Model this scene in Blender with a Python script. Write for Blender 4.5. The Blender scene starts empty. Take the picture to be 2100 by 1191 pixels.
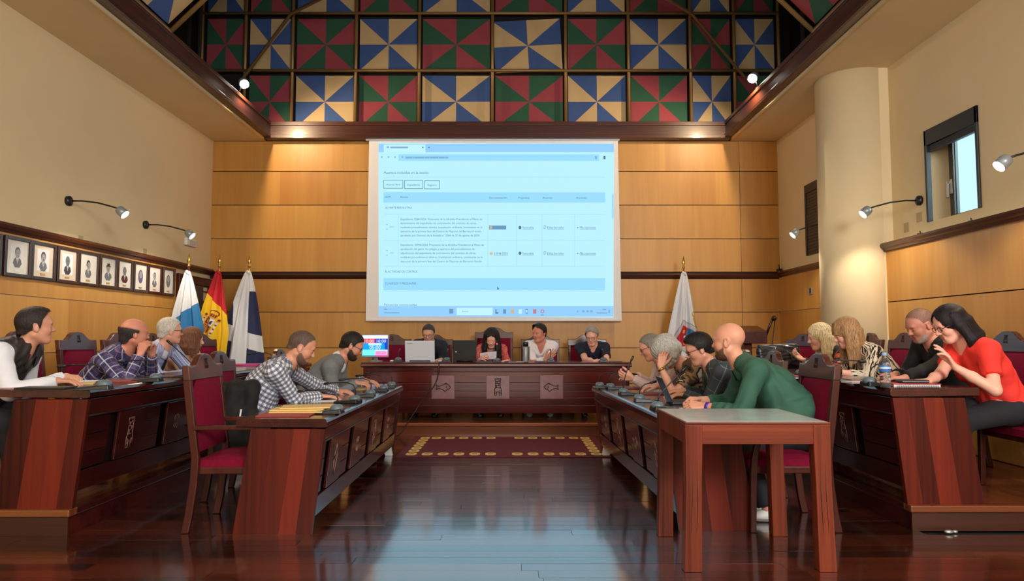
import bpy, bmesh, math, random
import numpy as np
from mathutils import Vector, Matrix
random.seed(7)
np.random.seed(7)
R = math.radians
scene = bpy.context.scene
COL = scene.collection

def lin(c):
    c = c / 255.0
    return c / 12.92 if c <= 0.04045 else ((c + 0.055) / 1.055) ** 2.4

def rgb(r, g, b):
    return (lin(r), lin(g), lin(b), 1.0)

# ---------------------------------------------------------------- camera
CAM_H = 1.22
FOC = 1480.0
PITCH = math.atan(97.5 / FOC)
cam_data = bpy.data.cameras.new('camera')
cam_data.sensor_width = 36.0
cam_data.lens = 36.0 * FOC / 2100.0
cam_data.clip_start = 0.05
cam = bpy.data.objects.new('camera', cam_data)
COL.objects.link(cam)
cam.location = (0, 0, CAM_H)
cam.rotation_euler = (R(90) + PITCH, 0, 0)
scene.camera = cam

def U(px, py, Y):
    """point seen at pixel (px, py) whose distance into the room is Y"""
    u = (px - 1050) / FOC
    v = (595.5 - py) / FOC
    b = math.cos(PITCH) - v * math.sin(PITCH)
    c = math.sin(PITCH) + v * math.cos(PITCH)
    t = Y / b
    return Vector((u * t, Y, CAM_H + c * t))

# ---------------------------------------------------------------- view, world, lights
scene.view_settings.view_transform = 'Standard'
scene.view_settings.look = 'None'
scene.view_settings.gamma = 1.0
scene.view_settings.use_curve_mapping = False
scene.view_settings.exposure = 0.22
scene.cycles.max_bounces = 6
scene.cycles.diffuse_bounces = 4
scene.cycles.glossy_bounces = 4
scene.cycles.transmission_bounces = 6
scene.cycles.sample_clamp_indirect = 4.0
scene.cycles.caustics_reflective = False
scene.cycles.caustics_refractive = False

world = bpy.data.worlds.new('daylight')
scene.world = world
world.use_nodes = True
wbg = world.node_tree.nodes['Background']
wbg.inputs[0].default_value = (0.62, 0.92, 1.0, 1)
wbg.inputs[1].default_value = 1.0

def light(name, kind, loc, power, color, rot=None, target=None, **kw):
    d = bpy.data.lights.new(name, kind)
    d.energy = power
    d.color = color
    for k, v in kw.items():
        setattr(d, k, v)
    o = bpy.data.objects.new(name, d)
    COL.objects.link(o)
    o.location = loc
    if target is not None:
        o.rotation_euler = (Vector(target) - Vector(loc)).to_track_quat('-Z', 'Y').to_euler()
    elif rot is not None:
        o.rotation_euler = rot
    return o

WARM = (1.0, 0.74, 0.46)
# daylight through the window at the public end of the room, behind the camera and to its right
light('rear_window_light', 'AREA', (2.7, -2.35, 3.5), 460, (0.95, 0.98, 1.0), target=(0, 8, 2.0), shape='RECTANGLE', size=2.6, size_y=1.5)
light('rear_fill', 'AREA', (-1.0, -2.3, 2.6), 165, (1.0, 0.93, 0.82), target=(0, 8, 2.4), shape='RECTANGLE', size=6.0, size_y=2.6)  # added broad fill with no source of its own in the room
# added overhead fill, and unseen spots added on the beams to even the back wall
light('overhead_fill', 'AREA', (0, 1.6, 5.2), 110, (1.0, 0.88, 0.70), target=(0, 1.601, 0.0), shape='RECTANGLE', size=5.0, size_y=1.6)
for sx in (-1, 1):
    light('beam_fill_spot', 'SPOT', (sx * 3.45 - .2, 3.6, 4.75), 260, (1.0, 0.76, 0.46), target=(-sx * 1.5, 11.1, 2.6), spot_size=R(75), spot_blend=0.7, shadow_soft_size=0.06)
light('side_window_light', 'AREA', (5.6, 6.4, 3.3), 40, (0.78, 0.96, 1.0), target=(4.4, 7.2, 2.9), shape='RECTANGLE', size=1.0, size_y=1.2)
# E_LIGHTS

# ---------------------------------------------------------------- object helpers
def link(o, parent=None):
    COL.objects.link(o)
    if parent is not None:
        o.parent = parent
    return o

def tag(o, label=None, cat=None, group=None, kind=None):
    if label: o['label'] = label
    if cat: o['category'] = cat
    if group: o['group'] = group
    if kind: o['kind'] = kind
    return o

def empty(name, loc=(0, 0, 0), rz=0.0, parent=None):
    o = bpy.data.objects.new(name, None)
    o.empty_display_size = 0.1
    link(o, parent)
    o.location = loc
    o.rotation_euler = (0, 0, rz)
    return o

def thing(name, label, cat, loc=(0, 0, 0), rz=0.0, group=None):
    return tag(empty(name, loc, rz), label, cat, group)

def copy_tree(o, parent=None):
    c = o.copy()
    COL.objects.link(c)
    c.parent = parent
    for ch in list(o.children):
        copy_tree(ch, c)
    return c

class MB:
    def __init__(s):
        s.v = []; s.f = []; s.m = []; s.s = []
    def add(s, vs, fs, m=0, smooth=False, M=None):
        o = len(s.v)
        for p in vs:
            p = Vector(p)
            s.v.append(tuple(M @ p) if M is not None else tuple(p))
        for f in fs:
            s.f.append(tuple(i + o for i in f)); s.m.append(m); s.s.append(smooth)
        return s
    def box(s, x0, y0, z0, x1, y1, z1, m=0, M=None):
        vs = [(x, y, z) for z in (z0, z1) for (x, y) in ((x0, y0), (x1, y0), (x1, y1), (x0, y1))]
        return s.hexa(vs, m, M)
    def hexa(s, vs, m=0, M=None):
        return s.add(vs, [(3, 2, 1, 0), (4, 5, 6, 7), (0, 1, 5, 4), (1, 2, 6, 5), (2, 3, 7, 6), (3, 0, 4, 7)], m, False, M)
    def prism(s, poly, off, m=0, M=None, smooth=False):
        n = len(poly); off = Vector(off)
        vs = [Vector(p) for p in poly] + [Vector(p) + off for p in poly]
        s.add(vs, [tuple(range(n - 1, -1, -1)), tuple(range(n, 2 * n))], m, False, M)
        o = len(s.v) - 2 * n
        for i in range(n):
            j = (i + 1) % n
            s.f.append((o + i, o + j, o + n + j, o + n + i)); s.m.append(m); s.s.append(smooth)
        return s
    def tube(s, pts, r, n=8, m=0, cap=True, flat=1.0, M=None):
        pts = [Vector(p) for p in pts]
        rs = r if isinstance(r, (list, tuple)) else [r] * len(pts)
        vs = []; fs = []
        ref = None
        for i, p in enumerate(pts):
            t = (pts[min(i + 1, len(pts) - 1)] - pts[max(i - 1, 0)])
            t = t.normalized() if t.length > 1e-9 else Vector((0, 0, 1))
            if ref is None:
                ref = Vector((0, 0, 1)) if abs(t.z) < 0.9 else Vector((1, 0, 0))
            a = (ref - t * ref.dot(t)).normalized()
            b = t.cross(a)
            ref = a
            for k in range(n):
                an = 2 * math.pi * k / n
                vs.append(p + a * (rs[i] * math.cos(an)) + b * (rs[i] * flat * math.sin(an)))
        for i in range(len(pts) - 1):
            for k in range(n):
                fs.append((i * n + k, i * n + (k + 1) % n, (i + 1) * n + (k + 1) % n, (i + 1) * n + k))
        s.add(vs, fs, m, True, M)
        if cap:
            o = len(s.v) - len(vs)
            s.f.append(tuple(o + k for k in range(n - 1, -1, -1))); s.m.append(m); s.s.append(False)
            o2 = o + (len(pts) - 1) * n
            s.f.append(tuple(o2 + k for k in range(n))); s.m.append(m); s.s.append(False)
        return s
    def lathe(s, prof, n=16, c=(0, 0, 0), M=None, m=0, smooth=True):
        vs = []; fs = []
        for (r, z) in prof:
            for k in range(n):
                a = 2 * math.pi * k / n
                vs.append((c[0] + r * math.cos(a), c[1] + r * math.sin(a), c[2] + z))
        for i in range(len(prof) - 1):
            for k in range(n):
                fs.append((i * n + k, i * n + (k + 1) % n, (i + 1) * n + (k + 1) % n, (i + 1) * n + k))
        o = len(s.v)
        s.add(vs, fs, m, smooth, M)
        s.f.append(tuple(o + k for k in range(n - 1, -1, -1))); s.m.append(m); s.s.append(False)
        o2 = o + (len(prof) - 1) * n
        s.f.append(tuple(o2 + k for k in range(n))); s.m.append(m); s.s.append(False)
        return s
    def ell(s, c, r, n=14, m=0, M=None, rot=None):
        vs = []; fs = []
        h = n // 2
        for i in range(h + 1):
            t = math.pi * i / h
            for k in range(n):
                a = 2 * math.pi * k / n
                p = Vector((r[0] * math.sin(t) * math.cos(a), r[1] * math.sin(t) * math.sin(a), r[2] * math.cos(t)))
                if rot is not None: p = rot @ p
                vs.append(p + Vector(c))
        for i in range(h):
            for k in range(n):
                fs.append((i * n + k, (i + 1) * n + k, (i + 1) * n + (k + 1) % n, i * n + (k + 1) % n))
        return s.add(vs, fs, m, True, M)
    def loft(s, rings, m=0):
        n = len(rings[0]); o = len(s.v)
        s.add([p for r in rings for p in r], [(i * n + k, i * n + (k + 1) % n, (i + 1) * n + (k + 1) % n, (i + 1) * n + k) for i in range(len(rings) - 1) for k in range(n)], m)
        s.f.append(tuple(o + k for k in range(n - 1, -1, -1))); s.m.append(m); s.s.append(False)
        o2 = o + (len(rings) - 1) * n
        s.f.append(tuple(o2 + k for k in range(n))); s.m.append(m); s.s.append(False)
        return s
    def build(s, name, mats, parent=None, bevel=0.0, seg=2, recalc=True, weld=False):
        me = bpy.data.meshes.new(name)
        me.from_pydata(s.v, [], s.f)
        mats = mats if isinstance(mats, (list, tuple)) else [mats]
        for mt in mats:
            me.materials.append(mt)
        me.polygons.foreach_set('material_index', s.m)
        me.polygons.foreach_set('use_smooth', s.s)
        if recalc or weld:
            bm = bmesh.new(); bm.from_mesh(me)
            if weld: bmesh.ops.remove_doubles(bm, verts=bm.verts, dist=1e-5)
            if recalc: bmesh.ops.recalc_face_normals(bm, faces=bm.faces)
            bm.to_mesh(me); bm.free()
        me.update()
        o = bpy.data.objects.new(name, me)
        link(o, parent)
        if bevel > 0:
            md = o.modifiers.new('bevel', 'BEVEL')
            md.width = bevel; md.segments = seg; md.limit_method = 'ANGLE'; md.angle_limit = R(35)
        return o

# ---------------------------------------------------------------- materials
MATS = {}
def new_mat(name):
    m = bpy.data.materials.new(name)
    m.use_nodes = True
    nt = m.node_tree
    b = nt.nodes['Principled BSDF']
    MATS[name] = m
    return m, nt, b

def N(nt, t, **kw):
    n = nt.nodes.new(t)
    for k, v in kw.items():
        setattr(n, k, v)
    return n

def ramp(nt, stops):
    r = N(nt, 'ShaderNodeValToRGB')
    e = r.color_ramp.elements
    while len(e) < len(stops):
        e.new(0.5)
    for i, (p, c) in enumerate(stops):
        e[i].position = p; e[i].color = c
    return r

def mixc(nt, mode, fac, a, b):
    n = N(nt, 'ShaderNodeMix', data_type='RGBA', blend_type=mode)
    for sock, val in ((n.inputs[0], fac), (n.inputs[6], a), (n.inputs[7], b)):
        if hasattr(val, 'is_linked'):
            nt.links.new(val, sock)
        else:
            sock.default_value = val
    return n.outputs[2]

def simple(name, col, rough=0.5, metal=0.0, noise=0.0, nscale=40.0, bump=0.0, emit=None, estr=0.0, coat=0.0, trans=0.0, alpha=1.0, ior=None, spec=None, sheen=0.0):
    m, nt, b = new_mat(name)
    b.inputs['Base Color'].default_value = col
    b.inputs['Roughness'].default_value = rough
    b.inputs['Metallic'].default_value = metal
    b.inputs['Coat Weight'].default_value = coat
    b.inputs['Coat Roughness'].default_value = 0.08
    b.inputs['Transmission Weight'].default_value = trans
    b.inputs['Alpha'].default_value = alpha
    b.inputs['Sheen Weight'].default_value = sheen
    if spec is not None: b.inputs['Specular IOR Level'].default_value = spec
    if ior: b.inputs['IOR'].default_value = ior
    if emit is not None:
        b.inputs['Emission Color'].default_value = emit
        b.inputs['Emission Strength'].default_value = estr
    if noise or bump:
        tc = N(nt, 'ShaderNodeTexCoord'); nz = N(nt, 'ShaderNodeTexNoise')
        nz.inputs['Scale'].default_value = nscale; nz.inputs['Detail'].default_value = 4
        nt.links.new(tc.outputs['Object'], nz.inputs['Vector'])
        if noise:
            rp = ramp(nt, [(0.3, tuple(c * (1 - noise) for c in col[:3]) + (1,)), (0.7, tuple(min(1, c * (1 + noise)) for c in col[:3]) + (1,))])
            nt.links.new(nz.outputs['Fac'], rp.inputs[0]); nt.links.new(rp.outputs[0], b.inputs['Base Color'])
        if bump:
            bp = N(nt, 'ShaderNodeBump'); bp.inputs['Strength'].default_value = bump; bp.inputs['Distance'].default_value = 0.004
            nt.links.new(nz.outputs['Fac'], bp.inputs['Height']); nt.links.new(bp.outputs[0], b.inputs['Normal'])
    return m

def wood(name, dark, light_, axis='x', rough=0.3, coat=0.0, grain=1.0, vary=0.25, fine=22.0, along=0.9, bump=0.05, spec=None):
    m, nt, b = new_mat(name)
    tc = N(nt, 'ShaderNodeTexCoord'); oi = N(nt, 'ShaderNodeObjectInfo')
    off = N(nt, 'ShaderNodeVectorMath', operation='MULTIPLY_ADD')
    cmb = N(nt, 'ShaderNodeCombineXYZ')
    for i in range(3): nt.links.new(oi.outputs['Random'], cmb.inputs[i])
    nt.links.new(cmb.outputs[0], off.inputs[0]); off.inputs[1].default_value = (13.0, 29.0, 7.0)
    nt.links.new(tc.outputs['Object'], off.inputs[2])
    mp = N(nt, 'ShaderNodeMapping')
    sc = {'x': (along, fine, fine), 'y': (fine, along, fine), 'z': (fine, fine, along)}[axis]
    mp.inputs['Scale'].default_value = sc
    nt.links.new(off.outputs[0], mp.inputs['Vector'])
    n1 = N(nt, 'ShaderNodeTexNoise'); n1.inputs['Scale'].default_value = 1.0; n1.inputs['Detail'].default_value = 7; n1.inputs['Roughness'].default_value = 0.62; n1.inputs['Distortion'].default_value = 0.5 * grain
    nt.links.new(mp.outputs[0], n1.inputs['Vector'])
    mp2 = N(nt, 'ShaderNodeMapping'); mp2.inputs['Scale'].default_value = tuple(s * 0.16 for s in sc)
    nt.links.new(off.outputs[0], mp2.inputs['Vector'])
    n2 = N(nt, 'ShaderNodeTexNoise'); n2.inputs['Scale'].default_value = 1.0; n2.inputs['Detail'].default_value = 2
    nt.links.new(mp2.outputs[0], n2.inputs['Vector'])
    ad = N(nt, 'ShaderNodeMath', operation='ADD'); ad2 = N(nt, 'ShaderNodeMath', operation='MULTIPLY_ADD')
    nt.links.new(n1.outputs['Fac'], ad.inputs[0]); nt.links.new(n2.outputs['Fac'], ad.inputs[1])
    nt.links.new(oi.outputs['Random'], ad2.inputs[0]); ad2.inputs[1].default_value = vary
    nt.links.new(ad.outputs[0], ad2.inputs[2])
    mr = N(nt, 'ShaderNodeMapRange'); mr.inputs[1].default_value = 0.72 + vary * 0.2; mr.inputs[2].default_value = 1.28 + vary * 0.8
    nt.links.new(ad2.outputs[0], mr.inputs[0])
    rp = ramp(nt, [(0.0, dark), (1.0, light_)])
    nt.links.new(mr.outputs[0], rp.inputs[0]); nt.links.new(rp.outputs[0], b.inputs['Base Color'])
    b.inputs['Roughness'].default_value = rough
    b.inputs['Coat Weight'].default_value = coat
    b.inputs['Coat Roughness'].default_value = 0.12
    if spec is not None: b.inputs['Specular IOR Level'].default_value = spec
    bp = N(nt, 'ShaderNodeBump'); bp.inputs['Strength'].default_value = bump; bp.inputs['Distance'].default_value = 0.002
    nt.links.new(n1.outputs['Fac'], bp.inputs['Height']); nt.links.new(bp.outputs[0], b.inputs['Normal'])
    return m

M_wall_l = simple('painted_plaster', rgb(226, 206, 166), 0.85, noise=0.03, nscale=1.2)
M_wall_r = M_wall_l
M_soffit = simple('soffit_plaster', rgb(226, 205, 162), 0.85, noise=0.03, nscale=1.5)
M_maple = wood('maple_veneer', rgb(182, 126, 56), rgb(210, 158, 82), 'z', 0.42, fine=9.0, along=0.5, vary=0.5, bump=0.02)
M_groove = simple('groove_black', rgb(40, 22, 14), 0.7)
M_beam = wood('beam_wood', rgb(46, 20, 15), rgb(92, 44, 30), 'x', 0.35, 0.3)
M_beam_y = wood('beam_wood_side', rgb(46, 20, 15), rgb(92, 44, 30), 'y', 0.35, 0.3)
M_rail_x = wood('rail_wood', rgb(44, 20, 15), rgb(84, 40, 28), 'x', 0.3, 0.3)
M_rail_y = wood('rail_wood_side', rgb(44, 20, 15), rgb(84, 40, 28), 'y', 0.3, 0.3)
M_floor = wood('floor_board', rgb(26, 9, 6), rgb(96, 40, 22), 'x', 0.25, 1.0, fine=30, along=0.9, vary=0.9, bump=0.05)
_fb = M_floor.node_tree.nodes['Principled BSDF'].inputs
_fb['Coat Weight'].default_value = 1.0; _fb['Coat IOR'].default_value = 1.85; _fb['Coat Roughness'].default_value = 0.11      # thick varnish
M_dark = simple('dark_void', rgb(26, 18, 16), 0.9)
M_mah_x = wood('mahogany', rgb(42, 11, 12), rgb(100, 34, 29), 'x', 0.22, 0.4, fine=14, vary=0.3)
M_mah_y = wood('mahogany_side', rgb(32, 9, 9), rgb(80, 27, 23), 'y', 0.22, 0.4, fine=14, vary=0.3)
M_mah_z = wood('mahogany_end', rgb(30, 8, 8), rgb(118, 42, 28), 'z', 0.38, 0.04, fine=34, along=0.5, vary=0.85, spec=.2)
M_chairwood = wood('chair_wood', rgb(46, 16, 12), rgb(88, 36, 26), 'z', 0.34, 0.05, fine=26, spec=.3)
M_crest = wood('crest_wood', rgb(52, 22, 18), rgb(88, 42, 34), 'y', 0.3, 0.3, fine=22)
M_velvet = simple('red_velvet', rgb(116, 10, 44), 0.85, noise=0.12, nscale=60, bump=0.12, spec=0.15)
M_tablewood = wood('table_wood', rgb(56, 21, 14), rgb(142, 66, 43), 'z', 0.42, 0.0, fine=34, along=.6, spec=.18)
M_tablewood_x = wood('table_wood_rail', rgb(74, 29, 19), rgb(146, 70, 46), 'x', 0.42, 0.0, fine=34, along=.6, spec=.18)
M_glass_top = simple('table_glass', rgb(206, 216, 218), 0.2, noise=0.1, nscale=9, coat=0.5)
M_black = simple('black_plastic', rgb(22, 22, 24), 0.4)
M_blackmetal = simple('black_metal', rgb(26, 26, 28), 0.35, 0.4)
M_grey = simple('grey_plastic', rgb(78, 86, 92), 0.4)
M_silver = simple('silver_plastic', rgb(150, 156, 162), 0.35, 0.3)
M_chrome = simple('chrome', rgb(196, 198, 202), 0.2, 1.0)
M_brass = simple('brass', rgb(212, 172, 90), 0.25, 0.9)
M_white = simple('white_plastic', rgb(226, 226, 224), 0.45)
M_paper = simple('paper', rgb(232, 232, 238), 0.8)
M_manila = simple('manila_paper', rgb(222, 188, 120), 0.75, noise=0.05, nscale=12)
M_redfolder = simple('red_card', rgb(150, 50, 46), 0.6)
M_carved = simple('carved_line', rgb(30, 10, 10), 0.6)
M_carved_highlight = simple('carved_highlight', rgb(128, 92, 82), 0.25, coat=0.5)  # highlight along the carved lines is painted in as a pale colour
M_crest_carving = simple('crest_carving', rgb(34, 16, 14), 0.5)
# ================================================================ the room
WL, WR, WB = -4.68, 4.29, 11.15
REAR = -2.5
CEIL = 4.30
DAIS = 0.16
RAIL = 2.22

def struct(o):
    o['kind'] = 'structure'
    return o

# ---- floor: slab and loose boards
fl = struct(MB().box(-4.9, REAR, -0.12, 4.9, 11.3, -0.022).build('floor', M_dark))
_board = {}
def board(L, W, t, mat, axis, name='plank'):
    k = (round(L, 2), W, t, mat.name, axis)
    if k not in _board:
        b = MB()
        if axis == 'x': b.box(-L / 2, -W / 2 + 0.0012, -t, L / 2, W / 2 - 0.0012, 0)
        else: b.box(-W / 2 + 0.0012, -L / 2, -t, W / 2 - 0.0012, L / 2, 0)
        o = b.build(name, mat)
        _board[k] = o.data
        return o
    o = bpy.data.objects.new(name, _board[k])
    COL.objects.link(o)
    return o

rng = random.Random(3)
bw = 0.115
y = 2.62
while y < 9.15:
    x0, x1 = (-4.66, 4.26) if y < 4.5 else (-2.80, 2.58)
    x = x0 - rng.uniform(0, 1.2)
    while x < x1:
        L = rng.choice([1.4, 1.7, 2.0, 2.3])
        a, b_ = max(x, x0), min(x + L, x1)
        if b_ - a > 0.05:
            o = board(b_ - a, bw, 0.02, M_floor, 'x')
            o.location = ((a + b_) / 2, y + bw / 2, rng.uniform(-0.0006, 0)); o.rotation_euler = (rng.gauss(0, .0035), rng.gauss(0, .0006), 0)
            o.parent = fl
        x += L + 0.002
    y += bw
struct(MB().box(-4.68, REAR, -0.02, 4.29, 2.618, -0.001).build('floor', M_floor)).parent = fl

# ---- raised dais along both sides and the head of the room
da = struct(MB().box(WL, 4.56, 0.0, -2.75, 9.17, 0.112).box(2.545, 4.68, 0.0, 4.28, 9.17, 0.112)
            .box(WL, 9.17, 0.0, 4.28, 11.12, 0.112).build('floor_dais', M_mah_x))
def part(b, name, mat, parent, bevel=0.0, **kw):
    return b.build(name, mat, parent, bevel, **kw)
part(MB().box(WL, 4.535, 0.115, -2.735, 4.62, DAIS), 'nosing', wood('dais_edge', rgb(92, 46, 22), rgb(168, 98, 50), 'x', 0.3, 0.3), da, 0.008)
part(MB().box(-2.81, 4.62, 0.115, -2.735, 9.12, DAIS), 'nosing', M_mah_y, da, 0.006)
part(MB().box(2.53, 4.655, 0.115, 4.28, 4.74, DAIS), 'nosing', wood('dais_edge_dark', rgb(66, 30, 18), rgb(118, 62, 36), 'x', 0.3, 0.3), da, 0.008)
part(MB().box(2.53, 4.74, 0.115, 2.605, 9.12, DAIS), 'nosing', M_mah_y, da, 0.006)
part(MB().box(-2.735, 9.13, 0.115, 2.53, 9.21, DAIS), 'nosing', wood('podium_edge', rgb(100, 46, 28), rgb(160, 88, 56), 'x', 0.28, 0.3), da, 0.008)
M_riser = wood('riser_wood', rgb(72, 34, 18), rgb(128, 68, 38), 'x', 0.3, 0.3)
part(MB().box(WL, 4.545, 0.0, -2.745, 4.56, 0.112), 'riser', wood('riser_left', rgb(44, 20, 13), rgb(76, 38, 23), 'x', 0.4), da)
part(MB().box(2.54, 4.665, 0.0, 4.28, 4.68, 0.112), 'riser', wood('riser_right', rgb(44, 20, 14), rgb(80, 42, 28), 'x', 0.4), da)
part(MB().box(-2.735, 9.145, 0.0, 2.53, 9.17, 0.112), 'riser', M_riser, da)
for (xa, xb, ya, yb) in ((-4.66, -2.81, 4.62, 9.2), (2.605, 4.27, 4.74, 9.2)):
    x = xa
    while x < xb - 0.02:
        w = min(0.115, xb - x)
        o = board(yb - ya, w, 0.04, M_floor_y if 'M_floor_y' in globals() else wood('dais_board', rgb(70, 30, 18), rgb(130, 66, 36), 'y', 0.25, 0.3, vary=0.5), 'y')
        M_floor_y = o.data.materials[0]
        o.location = (x + w / 2, (ya + yb) / 2, DAIS - 0.001); o.parent = da
        x += 0.115
y = 9.21
while y < 11.1:
    o = board(8.9, 0.115, 0.04, M_riser, 'x'); o.location = (-0.2, y + 0.0575, DAIS - 0.001); o.parent = da
    y += 0.115

# ---- walls
wl = struct(MB().box(-4.95, REAR, 0, WL, WB + 0.2, CEIL).build('wall_left', M_wall_l))
wb = struct(MB().box(-4.95, WB, 0, 4.6, WB + 0.2, CEIL).build('wall_back', M_groove))
wr_ = struct(MB().box(WR, REAR, 0, 4.6, 6.52, CEIL).box(WR, 7.37, 0, 4.6, 9.0, CEIL).box(WR, 6.52, 0, 4.6, 7.37, 2.41)
             .box(WR, 6.52, 3.36, 4.6, 7.37, CEIL).box(4.15, 8.9, 0, 4.6, WB, CEIL).build('wall_right', M_wall_r))
struct(MB().box(-4.95, REAR - 0.2, 0, 4.6, REAR, CEIL).build('wall_rear', M_wall_l))

def panels(parent, rows, cols, place, gap=0.006, th=0.02):
    """veneer panels: rows of (z0, z1), cols of (a0, a1); place(a0,a1,z0,z1,th) -> box args"""
    for (z0, z1) in rows:
        for (a0, a1) in cols:
            part(MB().box(*place(a0, a1, z0 + gap, z1 - gap, th)), 'panel', M_maple, parent)

def cuts(a, b, step, seed):
    r = random.Random(seed); out = []; x = a
    while x < b - 0.05:
        n = min(b, x + step * r.uniform(0.8, 1.2))
        if b - n < 0.3: n = b
        out.append((x, n)); x = n
    return out
# back wall
zr = [(DAIS, 0.53), (0.53, 1.07), (1.07, 1.62), (1.62, 2.14), (2.24, 2.757), (2.757, 3.285), (3.285, 3.817), (3.817, 4.3)]
for i, row in enumerate(zr):
    cols = cuts(-4.68, 3.55, 1.05, 11 + i) + [(3.556, 4.15)]
    panels(wb, [row], cols, lambda a0, a1, z0, z1, th: (a0, WB - th, z0, a1, WB, z1))
# left wall lower panels with the doorway left free
for i, row in enumerate([(0.16, 0.53), (0.53, 1.07), (1.07, 1.62), (1.62, 2.2)]):
    panels(wl, [row], cuts(3.0, 9.98, 1.25, 40 + i), lambda a0, a1, z0, z1, th: (WL, a0, z0, WL + th, a1, z1))
# right wall, near part stands proud of the plaster with a ledge on top
for i, row in enumerate([(0.16, 0.53), (0.53, 1.07), (1.07, 1.62), (1.62, 2.2)]):
    panels(wr_, [row], cuts(3.0, 8.22, 1.25, 60 + i), lambda a0, a1, z0, z1, th: (4.2, a0, z0, WR, a1, z1))
    panels(wr_, [row], [(8.9, 10.1), (10.1, 11.13)], lambda a0, a1, z0, z1, th: (4.13, a0, z0, 4.15, a1, z1))

# ---- rails (dado mouldings)
def rail(name, pts2, a0, a1, axis, base, mat, sign=1):
    b = MB()
    if axis == 'y': b.prism([(base + sign * d, a0, z) for d, z in pts2], (0, a1 - a0, 0))
    else: b.prism([(a0, base - d, z) for d, z in pts2], (a1 - a0, 0, 0))
    return struct(b.build(name, mat))
prof = [(0, 2.19), (0.03, 2.19), (0.04, 2.215), (0.065, 2.225), (0.075, 2.25), (0.065, 2.275), (0.03, 2.285), (0, 2.285)]
rail('trim_1', prof, 2.9, 11.15, 'y', WL, M_rail_y)
rail('trim_2', [(d * 0.8, z - 0.06) for d, z in prof], WL + 0.07, 4.15, 'x', WB - 0.0, M_rail_x)
rail('trim_3', [(d, z) for d, z in prof], 2.9, 8.24, 'y', 4.2, M_rail_y, -1)
rail('trim_4', [(d * 0.8, z - 0.04) for d, z in prof], 8.9, 11.1, 'y', 4.15, M_rail_y, -1)
struct(MB().box(4.185, 8.22, 0.16, WR, 8.27, 2.19).build('trim_5', M_rail_y))
struct(MB().box(4.2, 2.9, 2.285, WR, 8.24, 2.29).build('trim_6', M_wall_r))

# ---- round column against the right wall
colm = MB().lathe([(0.41, 0.0), (0.41, CEIL)], 48, (4.06, 8.45, 0)).box(4.06, 8.06, 0, 4.4, 8.84, CEIL)
struct(colm.build('wall_column', M_wall_r))

# ---- soffits, beams
ce = struct(MB().box(-4.95, REAR, CEIL, -3.86, WB, CEIL + 0.08).box(3.42, REAR, CEIL, 4.6, WB, CEIL + 0.08)
            .box(-4.95, REAR, CEIL, 4.6, 0.2, CEIL + 0.08).build('ceiling', M_soffit))
for sx, xx in ((1, -3.86), (-1, 3.42)):
    part(MB().tube([(xx, 0.2, CEIL + 0.012), (xx, 11.0, CEIL + 0.012)], 0.028, 10), 'bead', M_soffit, ce)
    x0, x1 = sorted((xx + sx * 0.03, xx + sx * 0.12))
    bm_ = part(MB().box(x0, 0.2, CEIL + 0.02, x1, 11.0, CEIL + 0.27), 'beam', M_beam_y, ce, 0.006)
    xa, xb = sorted((xx + sx * 0.12, xx + sx * 0.135))
    part(MB().box(xa, 0.2, CEIL + 0.02, xb, 11.0, CEIL + 0.07).box(xa, 0.2, CEIL + 0.22, xb, 11.0, CEIL + 0.27), 'moulding', M_beam_y, ce, 0.004)
part(MB().box(-3.83, 10.98, CEIL, 3.39, 11.14, CEIL + 0.262), 'beam', M_beam, ce, 0.008)
part(MB().box(-3.80, 10.955, CEIL + 0.0, 3.36, 10.98, CEIL + 0.05).box(-3.78, 10.962, CEIL + 0.2, 3.34, 10.98, CEIL + 0.262), 'moulding', M_beam, ce, 0.005)
# dark loft above
part(MB().box(-5.1, REAR, 8.6, 4.9, 11.5, 8.7).box(-5.1, 11.4, 4.3, 4.9, 11.5, 8.6).box(-5.1, REAR - 0.1, 4.3, 4.9, REAR, 8.6)
     .box(-5.2, REAR, 4.3, -5.1, 11.5, 8.6).box(4.9, REAR, 4.3, 5.0, 11.5, 8.6), 'loft_shell', M_dark, ce)

# ---- pinwheel ceiling panels and tubular frame
M_blue = simple('panel_blue', rgb(62, 92, 152), 0.8, noise=0.04, nscale=6)
M_cream = simple('panel_cream', rgb(210, 180, 132), 0.8, noise=0.04, nscale=6)
M_red = simple('panel_red', rgb(160, 66, 78), 0.8, noise=0.05, nscale=6)
M_green = simple('panel_green', rgb(42, 92, 68), 0.8, noise=0.05, nscale=6)
M_tube = simple('tube_bronze', rgb(150, 118, 72), 0.4, 0.3)
def pinwheel(c, ex, ez, ny, w, h, kind, rot=0.0, th=0.012):
    """square board of eight painted triangles; ex/ez in-plane axes, ny normal"""
    b = MB()
    ex, ez, ny, c = Vector(ex), Vector(ez), Vector(ny), Vector(c)
    def P(u, v, d=0):
        cu = u * math.cos(rot) - v * math.sin(rot); cv = u * math.sin(rot) + v * math.cos(rot)
        return c + ex * cu + ez * cv + ny * d
    a, q = w / 2, h / 2
    ring = [(-a, q), (0, q), (a, q), (a, 0), (a, -q), (0, -q), (-a, -q), (-a, 0)]
    for i in range(8):
        p0, p1 = ring[i], ring[(i + 1) % 8]
        b.add([P(0, 0), P(*p0), P(*p1)], [(0, 1, 2)], i % 2)
    for i in (0, 2, 4, 6):
        p0, p1 = ring[i], ring[(i + 2) % 8]
        b.add([P(*p0), P(*p1), P(*p1, -th), P(*p0, -th)], [(0, 1, 2, 3)], 0)
    b.add([P(*ring[i], -th) for i in (0, 2, 4, 6)], [(3, 2, 1, 0)], 0)
    return b.build('ceiling_panel', (M_blue, M_cream) if kind else (M_red, M_green), ce, recalc=False)
xs = [-4.856, -4.176, -3.436, -2.443, -1.451, -0.305, 0.84, 1.825, 2.794, 3.481, 4.176]
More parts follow.
